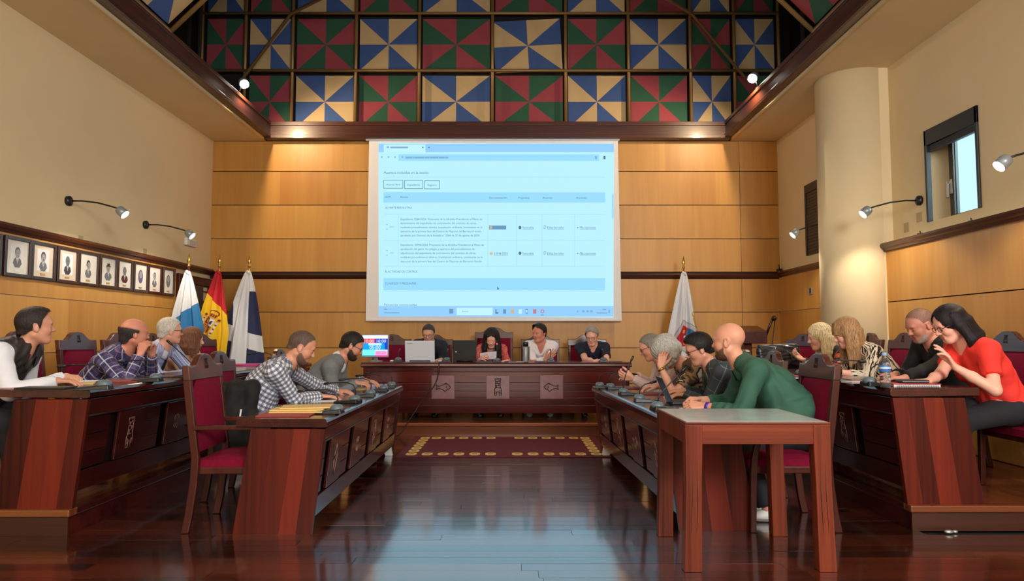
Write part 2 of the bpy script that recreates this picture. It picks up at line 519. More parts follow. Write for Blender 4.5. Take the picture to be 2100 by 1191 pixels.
zs = [4.50, 5.38, 6.298, 7.216]
YT = 11.05
for r in range(3):
    for c in range(len(xs) - 1):
        x0, x1 = xs[c], xs[c + 1]; z0, z1 = zs[r], zs[r + 1]
        if r == 0 and (c == 0): continue
        kind = (c + r) % 2 == 0
        w, h = x1 - x0 - 0.085, z1 - z0 - 0.085
        rot = 0.0; zc = (z0 + z1) / 2; xc = (x0 + x1) / 2
        if r == 1 and c == 5: rot = R(3.0); xc -= 0.02; zc -= 0.02
        if r == 0: zc = (4.46 + z1) / 2; h = z1 - 4.46 - 0.085
        pinwheel((xc, YT + 0.06, zc), (1, 0, 0), (0, 0, 1), (0, -1, 0), w, h, kind, rot)
part(MB().box(-4.95, 11.16, 4.3, 4.4, 11.2, 8.5), 'backing_board', M_dark, ce)
for x in xs:
    part(MB().tube([(x, YT - 0.02, 4.45), (x, YT - 0.02, 7.3)], 0.026, 8), 'frame_tube', M_tube, ce)
for z in zs[1:]:
    part(MB().tube([(xs[0], YT - 0.05, z), (xs[-1], YT - 0.05, z)], 0.024, 8), 'frame_tube', M_tube, ce)
for pts in ([U(497, 162, 10.9), U(597, 28, 10.9), U(652, 0, 10.0), U(700, -22, 9.3)], [U(1535, 168, 10.9), U(1418, 28, 10.9), U(1374, 0, 10.0), U(1320, -24, 9.3)]):
    part(MB().tube(pts, 0.026, 8), 'frame_tube', M_tube, ce)
# sloping sides of the lantern, ending in a gable tube
for sgn, xe in ((1, -3.74), (-1, 3.30)):
    zb = CEIL + 0.27
    d = Vector((sgn * 0.7071, 0, 0.7071)); n = Vector((sgn * 0.7071, 0, -0.7071))
    k = 0
    for j in range(3):
        for i in range(6):
            yc = 7.70 - 0.98 * (i + 0.5)
            c = Vector((xe, yc, zb)) + d * (0.98 * (j + 0.5)) - n * 0.05
            pinwheel(c, (0, sgn, 0), tuple(d), tuple(n), 0.9, 0.9, (i + j) % 2 == (0 if sgn > 0 else 1))
    for yy in [7.70 - 0.98 * i for i in range(0, 7)]:
        p0 = Vector((xe, yy, zb)); part(MB().tube([p0, p0 + d * 5.0], 0.026, 8), 'frame_tube', M_tube, ce)
    for j in range(0, 4):
        p0 = Vector((xe, 1.8, zb)) + d * (0.98 * j); part(MB().tube([p0, p0 + Vector((0, 5.9, 0))], 0.024, 8), 'frame_tube', M_tube, ce)
    a0 = Vector((xe, REAR, zb)) - n * 0.12; a1 = Vector((xe, 7.72, zb)) - n * 0.12
    part(MB().hexa([a0, a1, a1 + d * 5.3, a0 + d * 5.3] + [q - n * 0.05 for q in (a0, a1, a1 + d * 5.3, a0 + d * 5.3)]), 'backing_board', M_dark, ce)
for sgn, xx in ((1, -4.35), (1, -4.5), (-1, 4.05)):
    part(MB().tube([(xx, 9.8, 4.38), (xx, 9.8, 7.6)], 0.03, 8), 'frame_tube', M_dark, ce)

# ---- door in the left wall
M_door = wood('door_wood', rgb(44, 20, 14), rgb(78, 38, 26), 'z', 0.3, 0.3)
dr = struct(MB().box(WL, 10.12, DAIS, WL + 0.03, 11.05, 2.0).build('door_1', M_door))
part(MB().box(WL, 10.0, DAIS, WL + 0.06, 10.12, 2.12).box(WL, 11.05, DAIS, WL + 0.06, 11.13, 2.12).box(WL, 10.12, 2.0, WL + 0.06, 11.05, 2.12), 'door_frame', M_chairwood, dr, 0.006)
part(MB().box(WL + 0.03, 10.85, 1.78, WL + 0.037, 10.97, 1.9).box(WL + 0.03, 10.85, 1.93, WL + 0.037, 10.97, 1.98), 'door_sign', M_white, dr)
part(MB().lathe([(0.012, 0), (0.012, 0.05)], 10, M=Matrix.Translation((WL + 0.03, 10.2, 1.15)) @ Matrix.Rotation(R(90), 4, 'Y')).box(WL + 0.07, 10.17, 1.14, WL + 0.085, 10.3, 1.16), 'door_handle', M_chrome, dr, 0.004)

# ---- windows in the right wall
M_wframe = simple('window_frame_dark', rgb(34, 34, 38), 0.45)
M_wgrey = simple('window_frame_grey', rgb(86, 88, 88), 0.4)
M_glass = simple('window_glass', (0.9, 0.98, 1, 1), 0.02, trans=1.0, ior=1.02)
y0, y1, z0, z1 = 6.52, 7.37, 2.41, 3.36
wi = struct(MB().box(WR - 0.02, y0, z0, WR + 0.03, y0 + 0.035, z1).box(WR - 0.02, y1 - 0.035, z0, WR + 0.03, y1, z1)
            .box(WR - 0.02, y0, z1 - 0.16, WR + 0.06, y1, z1).build('window_1', M_wframe, bevel=0.004))
for k in range(4):
    part(MB().box(WR + 0.0, y0 + 0.035, z1 - 0.18 - k * 0.016, WR + 0.03, y1 - 0.035, z1 - 0.167 - k * 0.016), 'shutter_slat', M_wframe, wi)
xf = 4.52
cas = part(MB().box(xf, y0, z0, xf + 0.06, y0 + 0.07, z1 - 0.02).box(xf, y1 - 0.07, z0, xf + 0.06, y1, z1 - 0.02).box(xf, y0 + 0.07, z0, xf + 0.06, y1 - 0.07, z0 + 0.07)
           .box(xf, y0 + 0.07, z1 - 0.12, xf + 0.06, y1 - 0.07, z1 - 0.02), 'window_frame', M_wgrey, wi, 0.004)
part(MB().box(xf + 0.02, y0 + 0.07, z0 + 0.07, xf + 0.03, y1 - 0.07, z1 - 0.12), 'pane', M_glass, wi)
part(MB().box(xf - 0.01, y1 - 0.055, 2.70, xf, y1 - 0.02, 2.85).box(xf - 0.05, y1 - 0.05, 2.80, xf - 0.01, y1 - 0.025, 2.825).box(xf - 0.055, y1 - 0.05, 2.66, xf - 0.035, y1 - 0.028, 2.825), 'window_handle', M_white, wi, 0.004)
w2 = struct(MB().box(4.12, 9.45, 2.37, 4.16, 9.5, 3.36).box(4.12, 10.02, 2.37, 4.16, 10.07, 3.36).box(4.12, 9.5, 3.24, 4.16, 10.02, 3.36).build('window_2', M_wframe, bevel=0.004))
for k in range(20):
    part(MB().box(4.13, 9.5, 2.37 + k * 0.0435, 4.15, 10.02, 2.37 + k * 0.0435 + 0.04), 'shutter_slat', M_wframe, w2)

# ---- projection screen and what is projected on it
YS = 11.05
M_screen = simple('screen_cloth', rgb(243, 243, 248), 0.8)
sc = thing('projection_screen', 'large pull-down projection screen showing a blue web page of agenda items', 'screen', (-0.3, YS, 1.49))
def rel(p): return Vector(p) - Vector((-0.3, YS, 1.49))
def SP(px, py, d=0.0):
    p = U(px, py, YS - d); return (p.x + 0.3, -d, p.z - 1.49)
q = [SP(757, 287), SP(1267, 288), SP(1275, 657), SP(750, 657)]
part(MB().hexa([Vector(p) + Vector((0, 0.008, 0)) for p in q] + [Vector(p) for p in q]), 'screen_cloth', M_screen, sc)
part(MB().tube([SP(750, 657), SP(1275, 657)], 0.016, 8), 'bottom_bar', M_screen, sc)
part(MB().box(-1.97, -0.03, 2.79, 1.97, 0.02, 2.81), 'screen_casing', M_screen, sc)
def emi(name, c, s):
    m, nt, b = new_mat(name)
    b.inputs['Base Color'].default_value = (0.02, 0.02, 0.02, 1); b.inputs['Roughness'].default_value = 0.9
    b.inputs['Specular IOR Level'].default_value = 0.0
    b.inputs['Emission Color'].default_value = c; b.inputs['Emission Strength'].default_value = s
    return m
SCR = 0.9
E_body = emi('projected_page', rgb(184, 238, 255), SCR); E_bar = emi('projected_bar', rgb(146, 204, 250), SCR); E_band = emi('projected_band', rgb(152, 218, 250), SCR)
E_text = emi('projected_text', rgb(78, 112, 140), SCR); E_textl = emi('projected_text_light', rgb(128, 172, 206), SCR); E_line = emi('projected_line', rgb(150, 212, 236), SCR)
E_or = emi('projected_orange', rgb(210, 178, 140), SCR); E_redi = emi('projected_red', rgb(196, 120, 136), SCR); E_hl = emi('projected_highlight', rgb(104, 150, 190), SCR); E_wh = emi('projected_white', rgb(190, 240, 255), SCR)
def ZS(zx, zy): return 750 + 0.33582 * zx, 270 + 0.33582 * zy
def srect(b, x0, y0, x1, y1, m, d):
    b.add([SP(*ZS(x0, y0), d), SP(*ZS(x1, y0), d), SP(*ZS(x1, y1), d), SP(*ZS(x0, y1), d)], [(0, 1, 2, 3)], m)
b = MB()
a = [SP(776, 293, .002), SP(1259, 294, .002), SP(1258, 651, .002), SP(777, 647, .002)]
b.add(a, [(0, 1, 2, 3)], 0)
pim = b.build('projected_picture', E_body, sc, recalc=False)
b = MB()
mats_s = [E_bar, E_band, E_line, E_hl, E_or, E_redi, E_wh, E_textl, E_text]
srect(b, 79, 73, 1515, 125, 0, .004); srect(b, 110, 78, 365, 126, 6, .005)
srect(b, 200, 138, 1425, 178, 1, .004)
srect(b, 108, 370, 1462, 433, 1, .004); srect(b, 108, 893, 1462, 968, 1, .004)
srect(b, 80, 1064, 1512, 1129, 0, .004); srect(b, 555, 1074, 775, 1120, 6, .005)
for yy in (276, 503, 662, 820, 972): srect(b, 108, yy, 1462, yy + 2, 2, .004)
for xx in (198, 745, 920, 1075, 1275): srect(b, xx, 503, xx + 2, 820, 2, .004)
for (x0, y0_, x1, y1_) in ((108, 295, 228, 347), (236, 296, 350, 349), (358, 298, 452, 350)):
    for r4 in ((x0, y0_, x1, y0_ + 3), (x0, y1_ - 3, x1, y1_), (x0, y0_, x0 + 3, y1_), (x1 - 3, y0_, x1, y1_)): srect(b, *r4, 8, .004)
srect(b, 753, 573, 858, 597, 3, .004); srect(b, 757, 577, 772, 593, 4, .005); srect(b, 758, 736, 775, 751, 4, .004)
srect(b, 1503, 380, 1514, 530, 1, .004)
# tab title and address are only grey strokes in the photograph
for (x0, x1, yy) in ((128, 142, 96), (150, 258, 97)): srect(b, x0, yy - 6, x1, yy + 4, 7, .006)
x = 243
for wd in (42, 9, 60, 30, 52, 38, 18): srect(b, x, 152, x + wd, 163, 7, .006); x += wd + 2
srect(b, 345, 92, 353, 100, 8, .006); srect(b, 383, 92, 390, 100, 8, .006)
for xx in (95, 135, 175, 220): srect(b, xx, 150, xx + 8, 160, 7, .005)
srect(b, 1400, 150, 1412, 166, 7, .005); srect(b, 1452, 148, 1464, 168, 8, .005)
for zx in (585, 743):
    srect(b, 126, zx - 20, 134, zx - 15, 7, .005); srect(b, 126, zx + 8, 134, zx + 13, 7, .005)
for zy in (585, 742):
    for k in range(8):
        a0, a1 = 2 * math.pi * k / 8, 2 * math.pi * (k + 1) / 8
        b.add([SP(*ZS(942, zy), .005), SP(*ZS(942 + 9 * math.cos(a0), zy + 11 * math.sin(a0)), .005), SP(*ZS(942 + 9 * math.cos(a1), zy + 11 * math.sin(a1)), .005)], [(0, 1, 2)], 8)
    for r4 in ((1088, zy - 12, 1100, zy - 10), (1088, zy - 12, 1090, zy + 8), (1098, zy - 12, 1100, zy + 6), (1088, zy + 6, 1096, zy + 8)): srect(b, *r4, 8, .005)
    srect(b, 1290, zy - 2, 1299, zy + 3, 8, .005)
    for (x0, x1) in ((957, 1026), (1108, 1212), (1307, 1405)): srect(b, x0, zy + 9, x1, zy + 11, 8, .005)
srect(b, 783, 752, 867, 754, 8, .005)
b.add([SP(*ZS(803, 943), .005), SP(*ZS(803, 967), .005), SP(*ZS(809, 961), .005), SP(*ZS(816, 962), .005)], [(0, 1, 2, 3)], 8)
srect(b, 510, 1082, 534, 1110, 3, .006)
ix = [(792, 8), (838, 3), (886, 4), (934, 6), (978, 3), (1022, 5), (1068, 5)]
for xx, mm in ix:
    if xx == 792: srect(b, xx, 1085, xx + 6, 1110, 8, .006); srect(b, xx, 1103, xx + 18, 1110, 8, .006)
    elif xx == 1068:
        for k in range(12):
            a0, a1 = 2 * math.pi * k / 12, 2 * math.pi * (k + 1) / 12
            f = lambda r_, a_: SP(*ZS(1079 + r_ * math.cos(a_), 1096 + r_ * 1.05 * math.sin(a_)), .006)
            b.add([f(6, a0), f(12, a0), f(12, a1), f(6, a1)], [(0, 1, 2, 3)], 5 if k % 3 else 7)
        srect(b, 1070, 1118, 1088, 1121, 8, .006)
    elif xx == 978: srect(b, 976, 1082, 990, 1112, 3, .006); srect(b, 979, 1088, 987, 1105, 6, .007)
    else: srect(b, xx, 1084, xx + 20, 1110, mm, .006)
for xx in (1290, 1322, 1348, 1372): srect(b, xx, 1090, xx + (7 if xx == 1290 else 14), 1102, 7, .006)
for r4 in ((1445, 1082, 1470, 1089), (1410, 1103, 1475, 1110), (1482, 1086, 1492, 1106), (112, 1080, 132, 1087), (112, 1102, 205, 1109)): srect(b, *r4, 7, .006)
b.build('page_layout', mats_s, sc, recalc=False)

# flat lettering ------------------------------------------------
def text_geo(body, size, align='LEFT', xs_=1.0):
    cu = bpy.data.curves.new('lettering', 'FONT'); cu.body = body; cu.size = size; cu.align_x = align; cu.resolution_u = 2
    o = bpy.data.objects.new('lettering', cu); COL.objects.link(o)
    dg = bpy.context.evaluated_depsgraph_get(); me = bpy.data.meshes.new_from_object(o.evaluated_get(dg))
    vs = [Vector((v.co.x * xs_, v.co.y, 0)) for v in me.vertices]; fs = [tuple(p.vertices) for p in me.polygons]
    bpy.data.objects.remove(o); bpy.data.curves.remove(cu); bpy.data.meshes.remove(me)
    return vs, fs
PXM = YS / FOC
def stext(b, zx, zy, body, zh, m=0, xfit=None):
    """zh: cap height in the zoomed pixel frame; xfit: right end to fit"""
    size = zh * 0.33582 * PXM / 0.70
    vs, fs = text_geo(body, size)
    o = Vector(SP(*ZS(zx, zy), .007))
    if xfit:
        w = max(v.x for v in vs); k = (xfit - zx) * 0.33582 * PXM / w
        vs = [Vector((v.x * k, v.y, 0)) for v in vs]
    b.add([o + Vector((v.x, 0, v.y)) for v in vs], fs, m)
b = MB()
stext(b, 110, 257, 'Asuntos incluidos en la sesión', 17, 0, 386)
stext(b, 125, 328, 'Asunto libre', 12, 0, 212); stext(b, 254, 330, 'Expediente', 12, 0, 332); stext(b, 376, 331, 'Registro', 12, 0, 434)
for x, t, e in ((117, 'NÚM.', 155), (210, 'Asunto', 259), (752, 'Documentación', 863), (930, 'Propuesta', 1001), (1080, 'Acuerdo', 1140), (1285, 'Acciones', 1350)):
    stext(b, x, 404 if x < 300 else 409, t, 12, 0, e)
stext(b, 118, 470, 'A) PARTE RESOLUTIVA', 13, 0, 284)
rows = [(212, 540, 'Expediente 9286/2024. Propuesta de la Alcaldía-Presidencia al Pleno de', 716), (212, 564, 'desistimiento del expediente de contratación del contrato de obras,', 680),
        (212, 589, 'mediante procedimiento abierto, tramitación ordinaria, consistente en la', 715), (212, 614, 'ejecución de la primera fase del Centro de Mayores de Barranco Hondo', 708),
        (212, 639, 'aprobado por Decreto de la Alcaldía nº 2584 de 27 de agosto de 2024.', 700),
        (212, 697, 'Expediente 10944/2024. Propuesta de la Alcaldía-Presidencia al Pleno de', 725), (212, 722, 'aprobación del gasto, los pliegos y apertura del procedimiento de', 668),
        (212, 747, 'adjudicación del expediente de contratación del contrato de obras,', 675), (212, 772, 'mediante procedimiento abierto, tramitación ordinaria, consistente en la', 716),
        (212, 797, 'ejecución de la primera fase del Centro de Mayores de Barranco Hondo', 710)]
for x, y_, t, e in rows: stext(b, x, y_, t, 13, 0, e)
stext(b, 145, 586, '001', 11, 1, 172); stext(b, 147, 745, '002', 11, 1, 172)
stext(b, 783, 749, '10944/2024', 13, 0, 867)
for zy in (591, 748):
    stext(b, 957, zy, 'Favorable', 13, 0, 1026); stext(b, 1108, zy, 'Editar borrador', 13, 0, 1212); stext(b, 1307, zy, 'Más opciones', 13, 0, 1405)
stext(b, 118, 860, 'B) ACTIVIDAD DE CONTROL', 13, 0, 318); stext(b, 118, 933, 'C) RUEGOS Y PREGUNTAS', 13, 0, 308)
stext(b, 112, 1062, 'Personas convocadas', 13, 0, 312); stext(b, 588, 1101, 'Buscar', 10, 1, 628)
b.build('page_lettering', (E_text, E_textl), sc, recalc=False)

# ---- wall lamps on gooseneck arms
M_lampglow = emi('lamp_glow', (1.0, 0.95, 0.85, 1), 30.0)
lamps = [(-1, 7.52, 'black gooseneck wall lamp on left wall above the middle portraits'), (-1, 9.12, 'black gooseneck wall lamp on left wall beside the emergency light'),
         (-1, 5.5, 'gooseneck wall lamp on left wall past the picture edge'), (1, 7.50, 'black gooseneck wall lamp in front of the round column'),
         (1, 5.38, 'gooseneck wall lamp with bright head to the right of the window'), (1, 9.04, 'small gooseneck wall lamp by the dark shuttered window')]
for sgn, yy, lab in lamps:
    xw = WL if sgn < 0 else (WR if yy < 8.5 else 4.15)
    t = thing('wall_lamp', lab, 'wall lamp', (xw, yy, 2.66), 0, 'gooseneck wall lamps')
    s = -sgn
    Mb = Matrix.Rotation(R(90) * s, 4, 'Y')
    part(MB().lathe([(0.052, 0.0), (0.052, 0.03), (0.03, 0.045), (0.01, 0.05)], 18, M=Mb), 'base', M_black, t)
    part(MB().tube([(s * 0.04, 0, 0), (s * 0.16, 0, 0.0), (s * 0.32, 0, -0.02), (s * 0.47, 0.0, -0.06), (s * 0.55, 0, -0.085)], 0.0085, 8), 'arm', M_black, t)
    ax = Vector((s * 0.75, 0.0, -0.66)).normalized()
    Mh = Matrix.Translation((s * 0.53, 0, -0.075)) @ ax.to_track_quat('Z', 'Y').to_matrix().to_4x4()
    hd = part(MB().lathe([(0.012, 0.0), (0.042, 0.015), (0.05, 0.04), (0.05, 0.11), (0.046, 0.11), (0.044, 0.06)], 16, M=Mh), 'lamp_head', M_silver, t)
    part(MB().lathe([(0.043, 0.095), (0.03, 0.1), (0.001, 0.102)], 16, M=Mh), 'bulb', M_lampglow, t)
    p = Mh @ Vector((0, 0, 0.13)); pw = Vector((xw, yy, 2.66)) + p
    light('wall_lamp_light', 'SPOT', pw, 34, (1.0, 0.86, 0.66), target=pw + Vector((-s * 0.25, 0, -1.0)), spot_size=R(130), spot_blend=0.4, shadow_soft_size=0.04)
    light('wall_lamp_glow', 'POINT', pw + Vector((0, 0, -0.02)), 2.5, (1.0, 0.86, 0.66), shadow_soft_size=0.05)

# ---- floodlights on the beams
for (x, y_, lab, sx) in ((-3.72, 9.77, 'bright floodlight on the left ceiling beam', 1), (3.27, 9.55, 'bright floodlight on the right ceiling beam', -1)):
    t = thing('floodlight', lab, 'floodlight', (x - sx * 0.06, y_, CEIL + 0.30))
    ax = Vector((sx * 0.45, -0.45, -0.55)).normalized()
    Mh = Matrix.Translation((sx * 0.08, 0, 0.12)) @ ax.to_track_quat('Z', 'Y').to_matrix().to_4x4()
    part(MB().lathe([(0.02, -0.12), (0.055, -0.11), (0.07, 0.0), (0.066, 0.0), (0.05, -0.03)], 16, M=Mh), 'lamp_head', M_silver, t)
    part(MB().lathe([(0.06, -0.012), (0.03, -0.004), (0.001, -0.002)], 16, M=Mh), 'bulb', emi('flood_glow', (1.0, 0.93, 0.8, 1), 40.0) if sx > 0 else bpy.data.materials['flood_glow'], t)
    part(MB().box(-0.03, -0.035, -0.06, 0.03, 0.035, 0.0).tube([(0, 0, 0), (sx * 0.04, 0, 0.09)], 0.012, 8), 'bracket', M_black, t)
    p = Vector(t.location) + Mh @ Vector((0, 0, 0.06))
    light('flood_spot', 'SPOT', p, 120, (1.0, 0.74, 0.44), target=(-sx * 1.4, 10.9, 1.2), spot_size=R(165), spot_blend=0.5, shadow_soft_size=0.05)

# ---- framed portraits
M_frame = wood('frame_wood', rgb(34, 18, 14), rgb(62, 32, 24), 'z', 0.3, 0.3)
M_mount = simple('mount_card', rgb(226, 224, 218), 0.7); M_mount2 = simple('mount_card_pink', rgb(218, 204, 188), 0.7)
M_ink = simple('pencil_grey', rgb(112, 116, 124), 0.8); M_ink2 = simple('pencil_dark', rgb(62, 60, 66), 0.8); M_skinp = simple('pencil_light', rgb(164, 164, 168), 0.8)
M_ink3 = simple('ink_violet', rgb(96, 88, 128), 0.8); M_maroon = simple('maroon_print', rgb(78, 26, 30), 0.8); M_plq = simple('gilt_plate', rgb(214, 168, 96), 0.35, 0.5)
M_pglass = simple('picture_glass', (1, 1, 1, 1), 0.02, trans=0.0, alpha=0.08, coat=0.0, spec=1.0)
Ys = [(6.16, 6.53), (6.55, 6.93), (6.93, 7.315), (7.32, 7.69), (7.69, 8.08), (8.08, 8.45), (8.45, 8.81), (8.81, 9.17), (9.17, 9.54), (9.545, 9.89)]
desc = ['framed portrait at the picture edge, mostly cut off on left wall', 'framed grey drawing of a stout man in a suit, wide white mount', 'framed drawing of a dark-haired man with moustache and tie', 'framed drawing of a round-faced bald man in a wide pinkish mount',
        'framed drawing of a slim dark-haired man facing right', 'framed drawing of a man wearing a dark hat', 'framed print of a bald man in a maroon jacket', 'framed violet oval portrait with no visible body', 'framed faint grey drawing in a brown wooden frame', 'narrow framed oval portrait nearest the door']
for i, ((a0, a1), lab) in enumerate(zip(Ys, desc)):
    zt, zb_ = 2.165, 1.79
    t = thing('framed_portrait', lab, 'picture', (WL + 0.02, (a0 + a1) / 2, zb_), R(0), 'framed portraits in a row under the left rail')
    w = (a1 - a0) / 2 - 0.004; h = zt - zb_; fw = 0.032
    xo = 0.006 * (i % 2)
    part(MB().box(xo, -w, 0, xo + .028, -w + fw, h).box(xo, w - fw, 0, xo + .028, w, h).box(xo, -w + fw, 0, xo + .028, w - fw, fw).box(xo, -w + fw, h - fw, xo + .028, w - fw, h), 'frame', M_frame if i != 8 else M_chairwood, t, 0.004)
    x0 = xo + 0.010
    part(MB().box(xo, -w + fw, fw, x0, w - fw, h - fw), 'mount', M_mount2 if i in (2, 3) else M_mount, t)
    def disc(b, cy, cz, ry, rz, m, d, n=20):
        b.add([(x0 + d, cy + ry * math.cos(2 * math.pi * k / n), cz + rz * math.sin(2 * math.pi * k / n)) for k in range(n)], [tuple(range(n))], m)
    b = MB()
    hy = 0.0; hz = h * 0.60
    pm = [M_paper, M_skinp, M_ink2, M_ink, M_maroon, M_ink3]
    if i in (0, 1, 2, 3, 8): b.add([(x0 + .001, -w * .5, h * .24), (x0 + .001, w * .5, h * .24), (x0 + .001, w * .5, h * .82), (x0 + .001, -w * .5, h * .82)], [(0, 1, 2, 3)], 0)
    jm = 4 if i == 6 else (2 if i in (3,) else 3)
    if i not in (7, 9):
        wd = 0.075 if i in (5, 6) else 0.06
        b.add([(x0 + .002, -wd, h * .34), (x0 + .002, -wd * .5, h * .24), (x0 + .002, wd * .5, h * .24), (x0 + .002, wd, h * .34), (x0 + .002, wd * .8, h * .44), (x0 + .002, 0.02, h * .49), (x0 + .002, -0.02, h * .49), (x0 + .002, -wd * .8, h * .44)], [tuple(range(8))], jm)
        b.add([(x0 + .003, -0.016, h * .48), (x0 + .003, 0.0, h * .33), (x0 + .003, 0.016, h * .48)], [(0, 1, 2)], 0)
        b.add([(x0 + .0035, -0.004, h * .45), (x0 + .0035, 0.0, h * .33), (x0 + .0035, 0.004, h * .45)], [(0, 1, 2)], 2)
    if i in (7, 9): disc(b, 0, h * .52, 0.058, 0.085, 5 if i == 7 else 3, .0015)
    dark = 5 if i == 7 else 2
    disc(b, hy, hz + 0.01, 0.037, 0.048, dark if i in (2, 4, 7) else 3, .0025)
    disc(b, hy + (0.006 if i == 4 else 0), hz - 0.006, 0.031, 0.043, 1 if i not in (3, 6) else 3, .0032)
    for e in (-1, 1): disc(b, hy + e * 0.012, hz + 0.002, 0.006, 0.0025, 2, .004, 8)
    disc(b, hy, hz - 0.026, 0.010, 0.0022, 2, .004, 8); disc(b, hy, hz - 0.010, 0.004, 0.009, 3, .0038, 8)
    if i == 2: disc(b, hy, hz - 0.02, 0.012, 0.003, 2, .0042, 8)
    if i == 5: b.add([(x0 + .0045, -0.05, hz + .022), (x0 + .0045, 0.05, hz + .022), (x0 + .0045, 0.048, hz + .032), (x0 + .0045, 0.03, hz + .034), (x0 + .0045, 0.026, hz + .06), (x0 + .0045, -0.026, hz + .06), (x0 + .0045, -0.03, hz + .034), (x0 + .0045, -0.048, hz + .032)], [tuple(range(8))], 2)
    b.build('drawing', pm, t, recalc=False)
    part(MB().box(x0, -0.035, h * .13, x0 + .004, 0.035, h * .18), 'name_plate', M_plq if i != 1 else M_paper, t)

# ---- small fixtures on the walls
t = thing('emergency_light', 'small white oblong emergency light on upper left wall', 'emergency light', (WL, 10.38, 2.6))
part(MB().box(0, -0.16, -0.055, 0.05, 0.16, 0.055), 'body', M_white, t, 0.012)
part(MB().box(0.05, -0.10, -0.038, 0.056, 0.12, 0.03), 'lens', simple('lens_cloudy', rgb(196, 200, 196), 0.2), t, 0.004)
for (px, py, s, lab) in ((120, 490, 0.09, 'faint square cover plate low on left wall with a cord mark'), (165, 492, 0.08, 'faint square cover plate above the pinkish portrait'), (297, 517, 0.08, 'faint square cover plate beneath the second wall lamp')):
    yy = (WL) / ((px - 1050) / FOC) * 1.0
    p = U(px, py, yy * 1.0)
    o = MB().box(-0.0, -s / 2, -s / 2, 0.006, s / 2, s / 2).build('cover_plate', simple('plate_paint', rgb(186, 164, 126), 0.8) if px == 120 else bpy.data.materials['plate_paint'], bevel=0.002)
    o.location = (WL, p.y * WL / p.x, p.z); tag(o, lab, 'cover plate')
for (py, pz, lab) in ((7.73, 2.49, 'faint square cover plate under the column lamp on right wall'), (7.98, 2.42, 'faint square cover plate left of another plate on right wall')):
    o = MB().box(-0.006, -0.05, -0.05, 0.0, 0.05, 0.05).build('cover_plate', bpy.data.materials['plate_paint'], bevel=0.002)
    o.location = (WR, py - 0.2, pz); tag(o, lab, 'cover plate')
t = thing('light_switch', 'small black and steel wall switch on the right rear panelling', 'switch', (4.13, 9.95, 1.87))
part(MB().box(-0.012, -0.05, -0.05, 0, 0.05, 0.05), 'plate', M_silver, t, 0.003)
part(MB().box(-0.018, -0.03, -0.036, -0.012, 0.015, 0.036), 'rocker', M_black, t, 0.002)
# bits lying on the ledges
for (x, y_, z, lab) in ((4.22, 7.4, 2.29, 'tiny dark clip lying on the right ledge below the window'), (4.24, 6.6, 2.29, 'tiny dark hook on the right ledge past the window')):
    o = MB().box(-0.02, -0.03, 0, 0.02, 0.03, 0.012).tube([(0, 0, 0.01), (0, 0.01, 0.035)], 0.006, 6).build('ledge_clip', M_black); o.location = (x, y_, z); tag(o, lab, 'clip')
o = MB().box(-0.03, -0.04, 0, 0.03, 0.04, 0.03).tube([(0, 0, 0.02), (0, 0, 0.09), (0, 0.02, 0.10)], 0.008, 6).build('antenna_clip', M_black); o.location = (4.09, 11.0, 2.245); tag(o, 'small dark fitting on the rail in the far right corner', 'clip')
# ================================================================ furniture
def lerp(a, b, t): return a + (b - a) * t

EMB = {
 'castle': [[(-.05, -.12), (-.05, -.04), (-.035, .0), (-.035, .10), (-.042, .10), (-.042, .125), (-.022, .125), (-.022, .112), (-.01, .112), (-.01, .125), (.01, .125), (.01, .112), (.022, .112), (.022, .125), (.042, .125), (.042, .10), (.035, .10), (.035, .0), (.05, -.04), (.05, -.12), (.018, -.12), (.018, -.075), (0, -.06), (-.018, -.075), (-.018, -.12), (-.05, -.12)],
            [(-.035, .085), (.035, .085)], [(-.035, .055), (.035, .055)], [(-.035, .025), (.035, .025)], [(-.04, -.01), (.04, -.01)], [(-.012, .085), (-.012, .055)], [(.012, .055), (.012, .025)], [(-.02, .025), (-.02, -.01)], [(.015, .1), (.015, .085)], [(-.03, -.045), (-.03, -.09), (-.045, -.09)], [(.03, -.045), (.03, -.09), (.045, -.09)]],
 'fish': [[(-.11, .0), (-.09, .025), (-.06, .045), (-.02, .042), (.03, .02), (.07, .012), (.095, .035), (.10, .03), (.088, .0), (.10, -.035), (.095, -.038), (.07, -.018), (.03, -.025), (-.01, -.045), (-.03, -.07), (-.045, -.045), (-.085, -.025), (-.11, 0)],
          [(-.06, .045), (-.045, .065), (-.02, .045)], [(-.055, .02), (-.045, .0), (-.06, -.02)], [(-.085, .008), (-.08, .012)]],
 'vase': [[(-.012, .11), (.0, .125), (.015, .115), (.01, .09), (-.01, .088), (-.012, .11)], [(-.012, .09), (-.035, .05), (-.045, .0), (.045, .03), (.03, .075), (.012, .09)], [(-.045, .0), (-.038, -.06), (-.015, -.10), (.018, -.085), (.035, -.03), (.045, .03)], [(-.015, -.1), (-.02, -.12), (.012, -.105)]],
 'rings': [[(-.045, .03), (-.03, .055), (-.012, .06), (-.004, .04), (-.02, .022), (-.04, .02)], [(.004, .045), (.02, .07), (.042, .06), (.04, .03), (.02, .02)], [(-.042, -.05), (-.03, -.02), (-.01, -.015), (-.002, -.04), (-.02, -.06)], [(.0, -.05), (.012, -.02), (.035, -.02), (.042, -.05), (.022, -.065)]],
}
def emblem(kind, mat, parent, pos, r=0.0042, sc_=1.0):
    """carved outline; pos(a, z) -> point on the plaque face"""
    b = MB()
    for line in EMB[kind]:
        b.tube([pos(a * sc_, z * sc_) for a, z in line], r, 5)
    return b.build('carving', mat, parent)

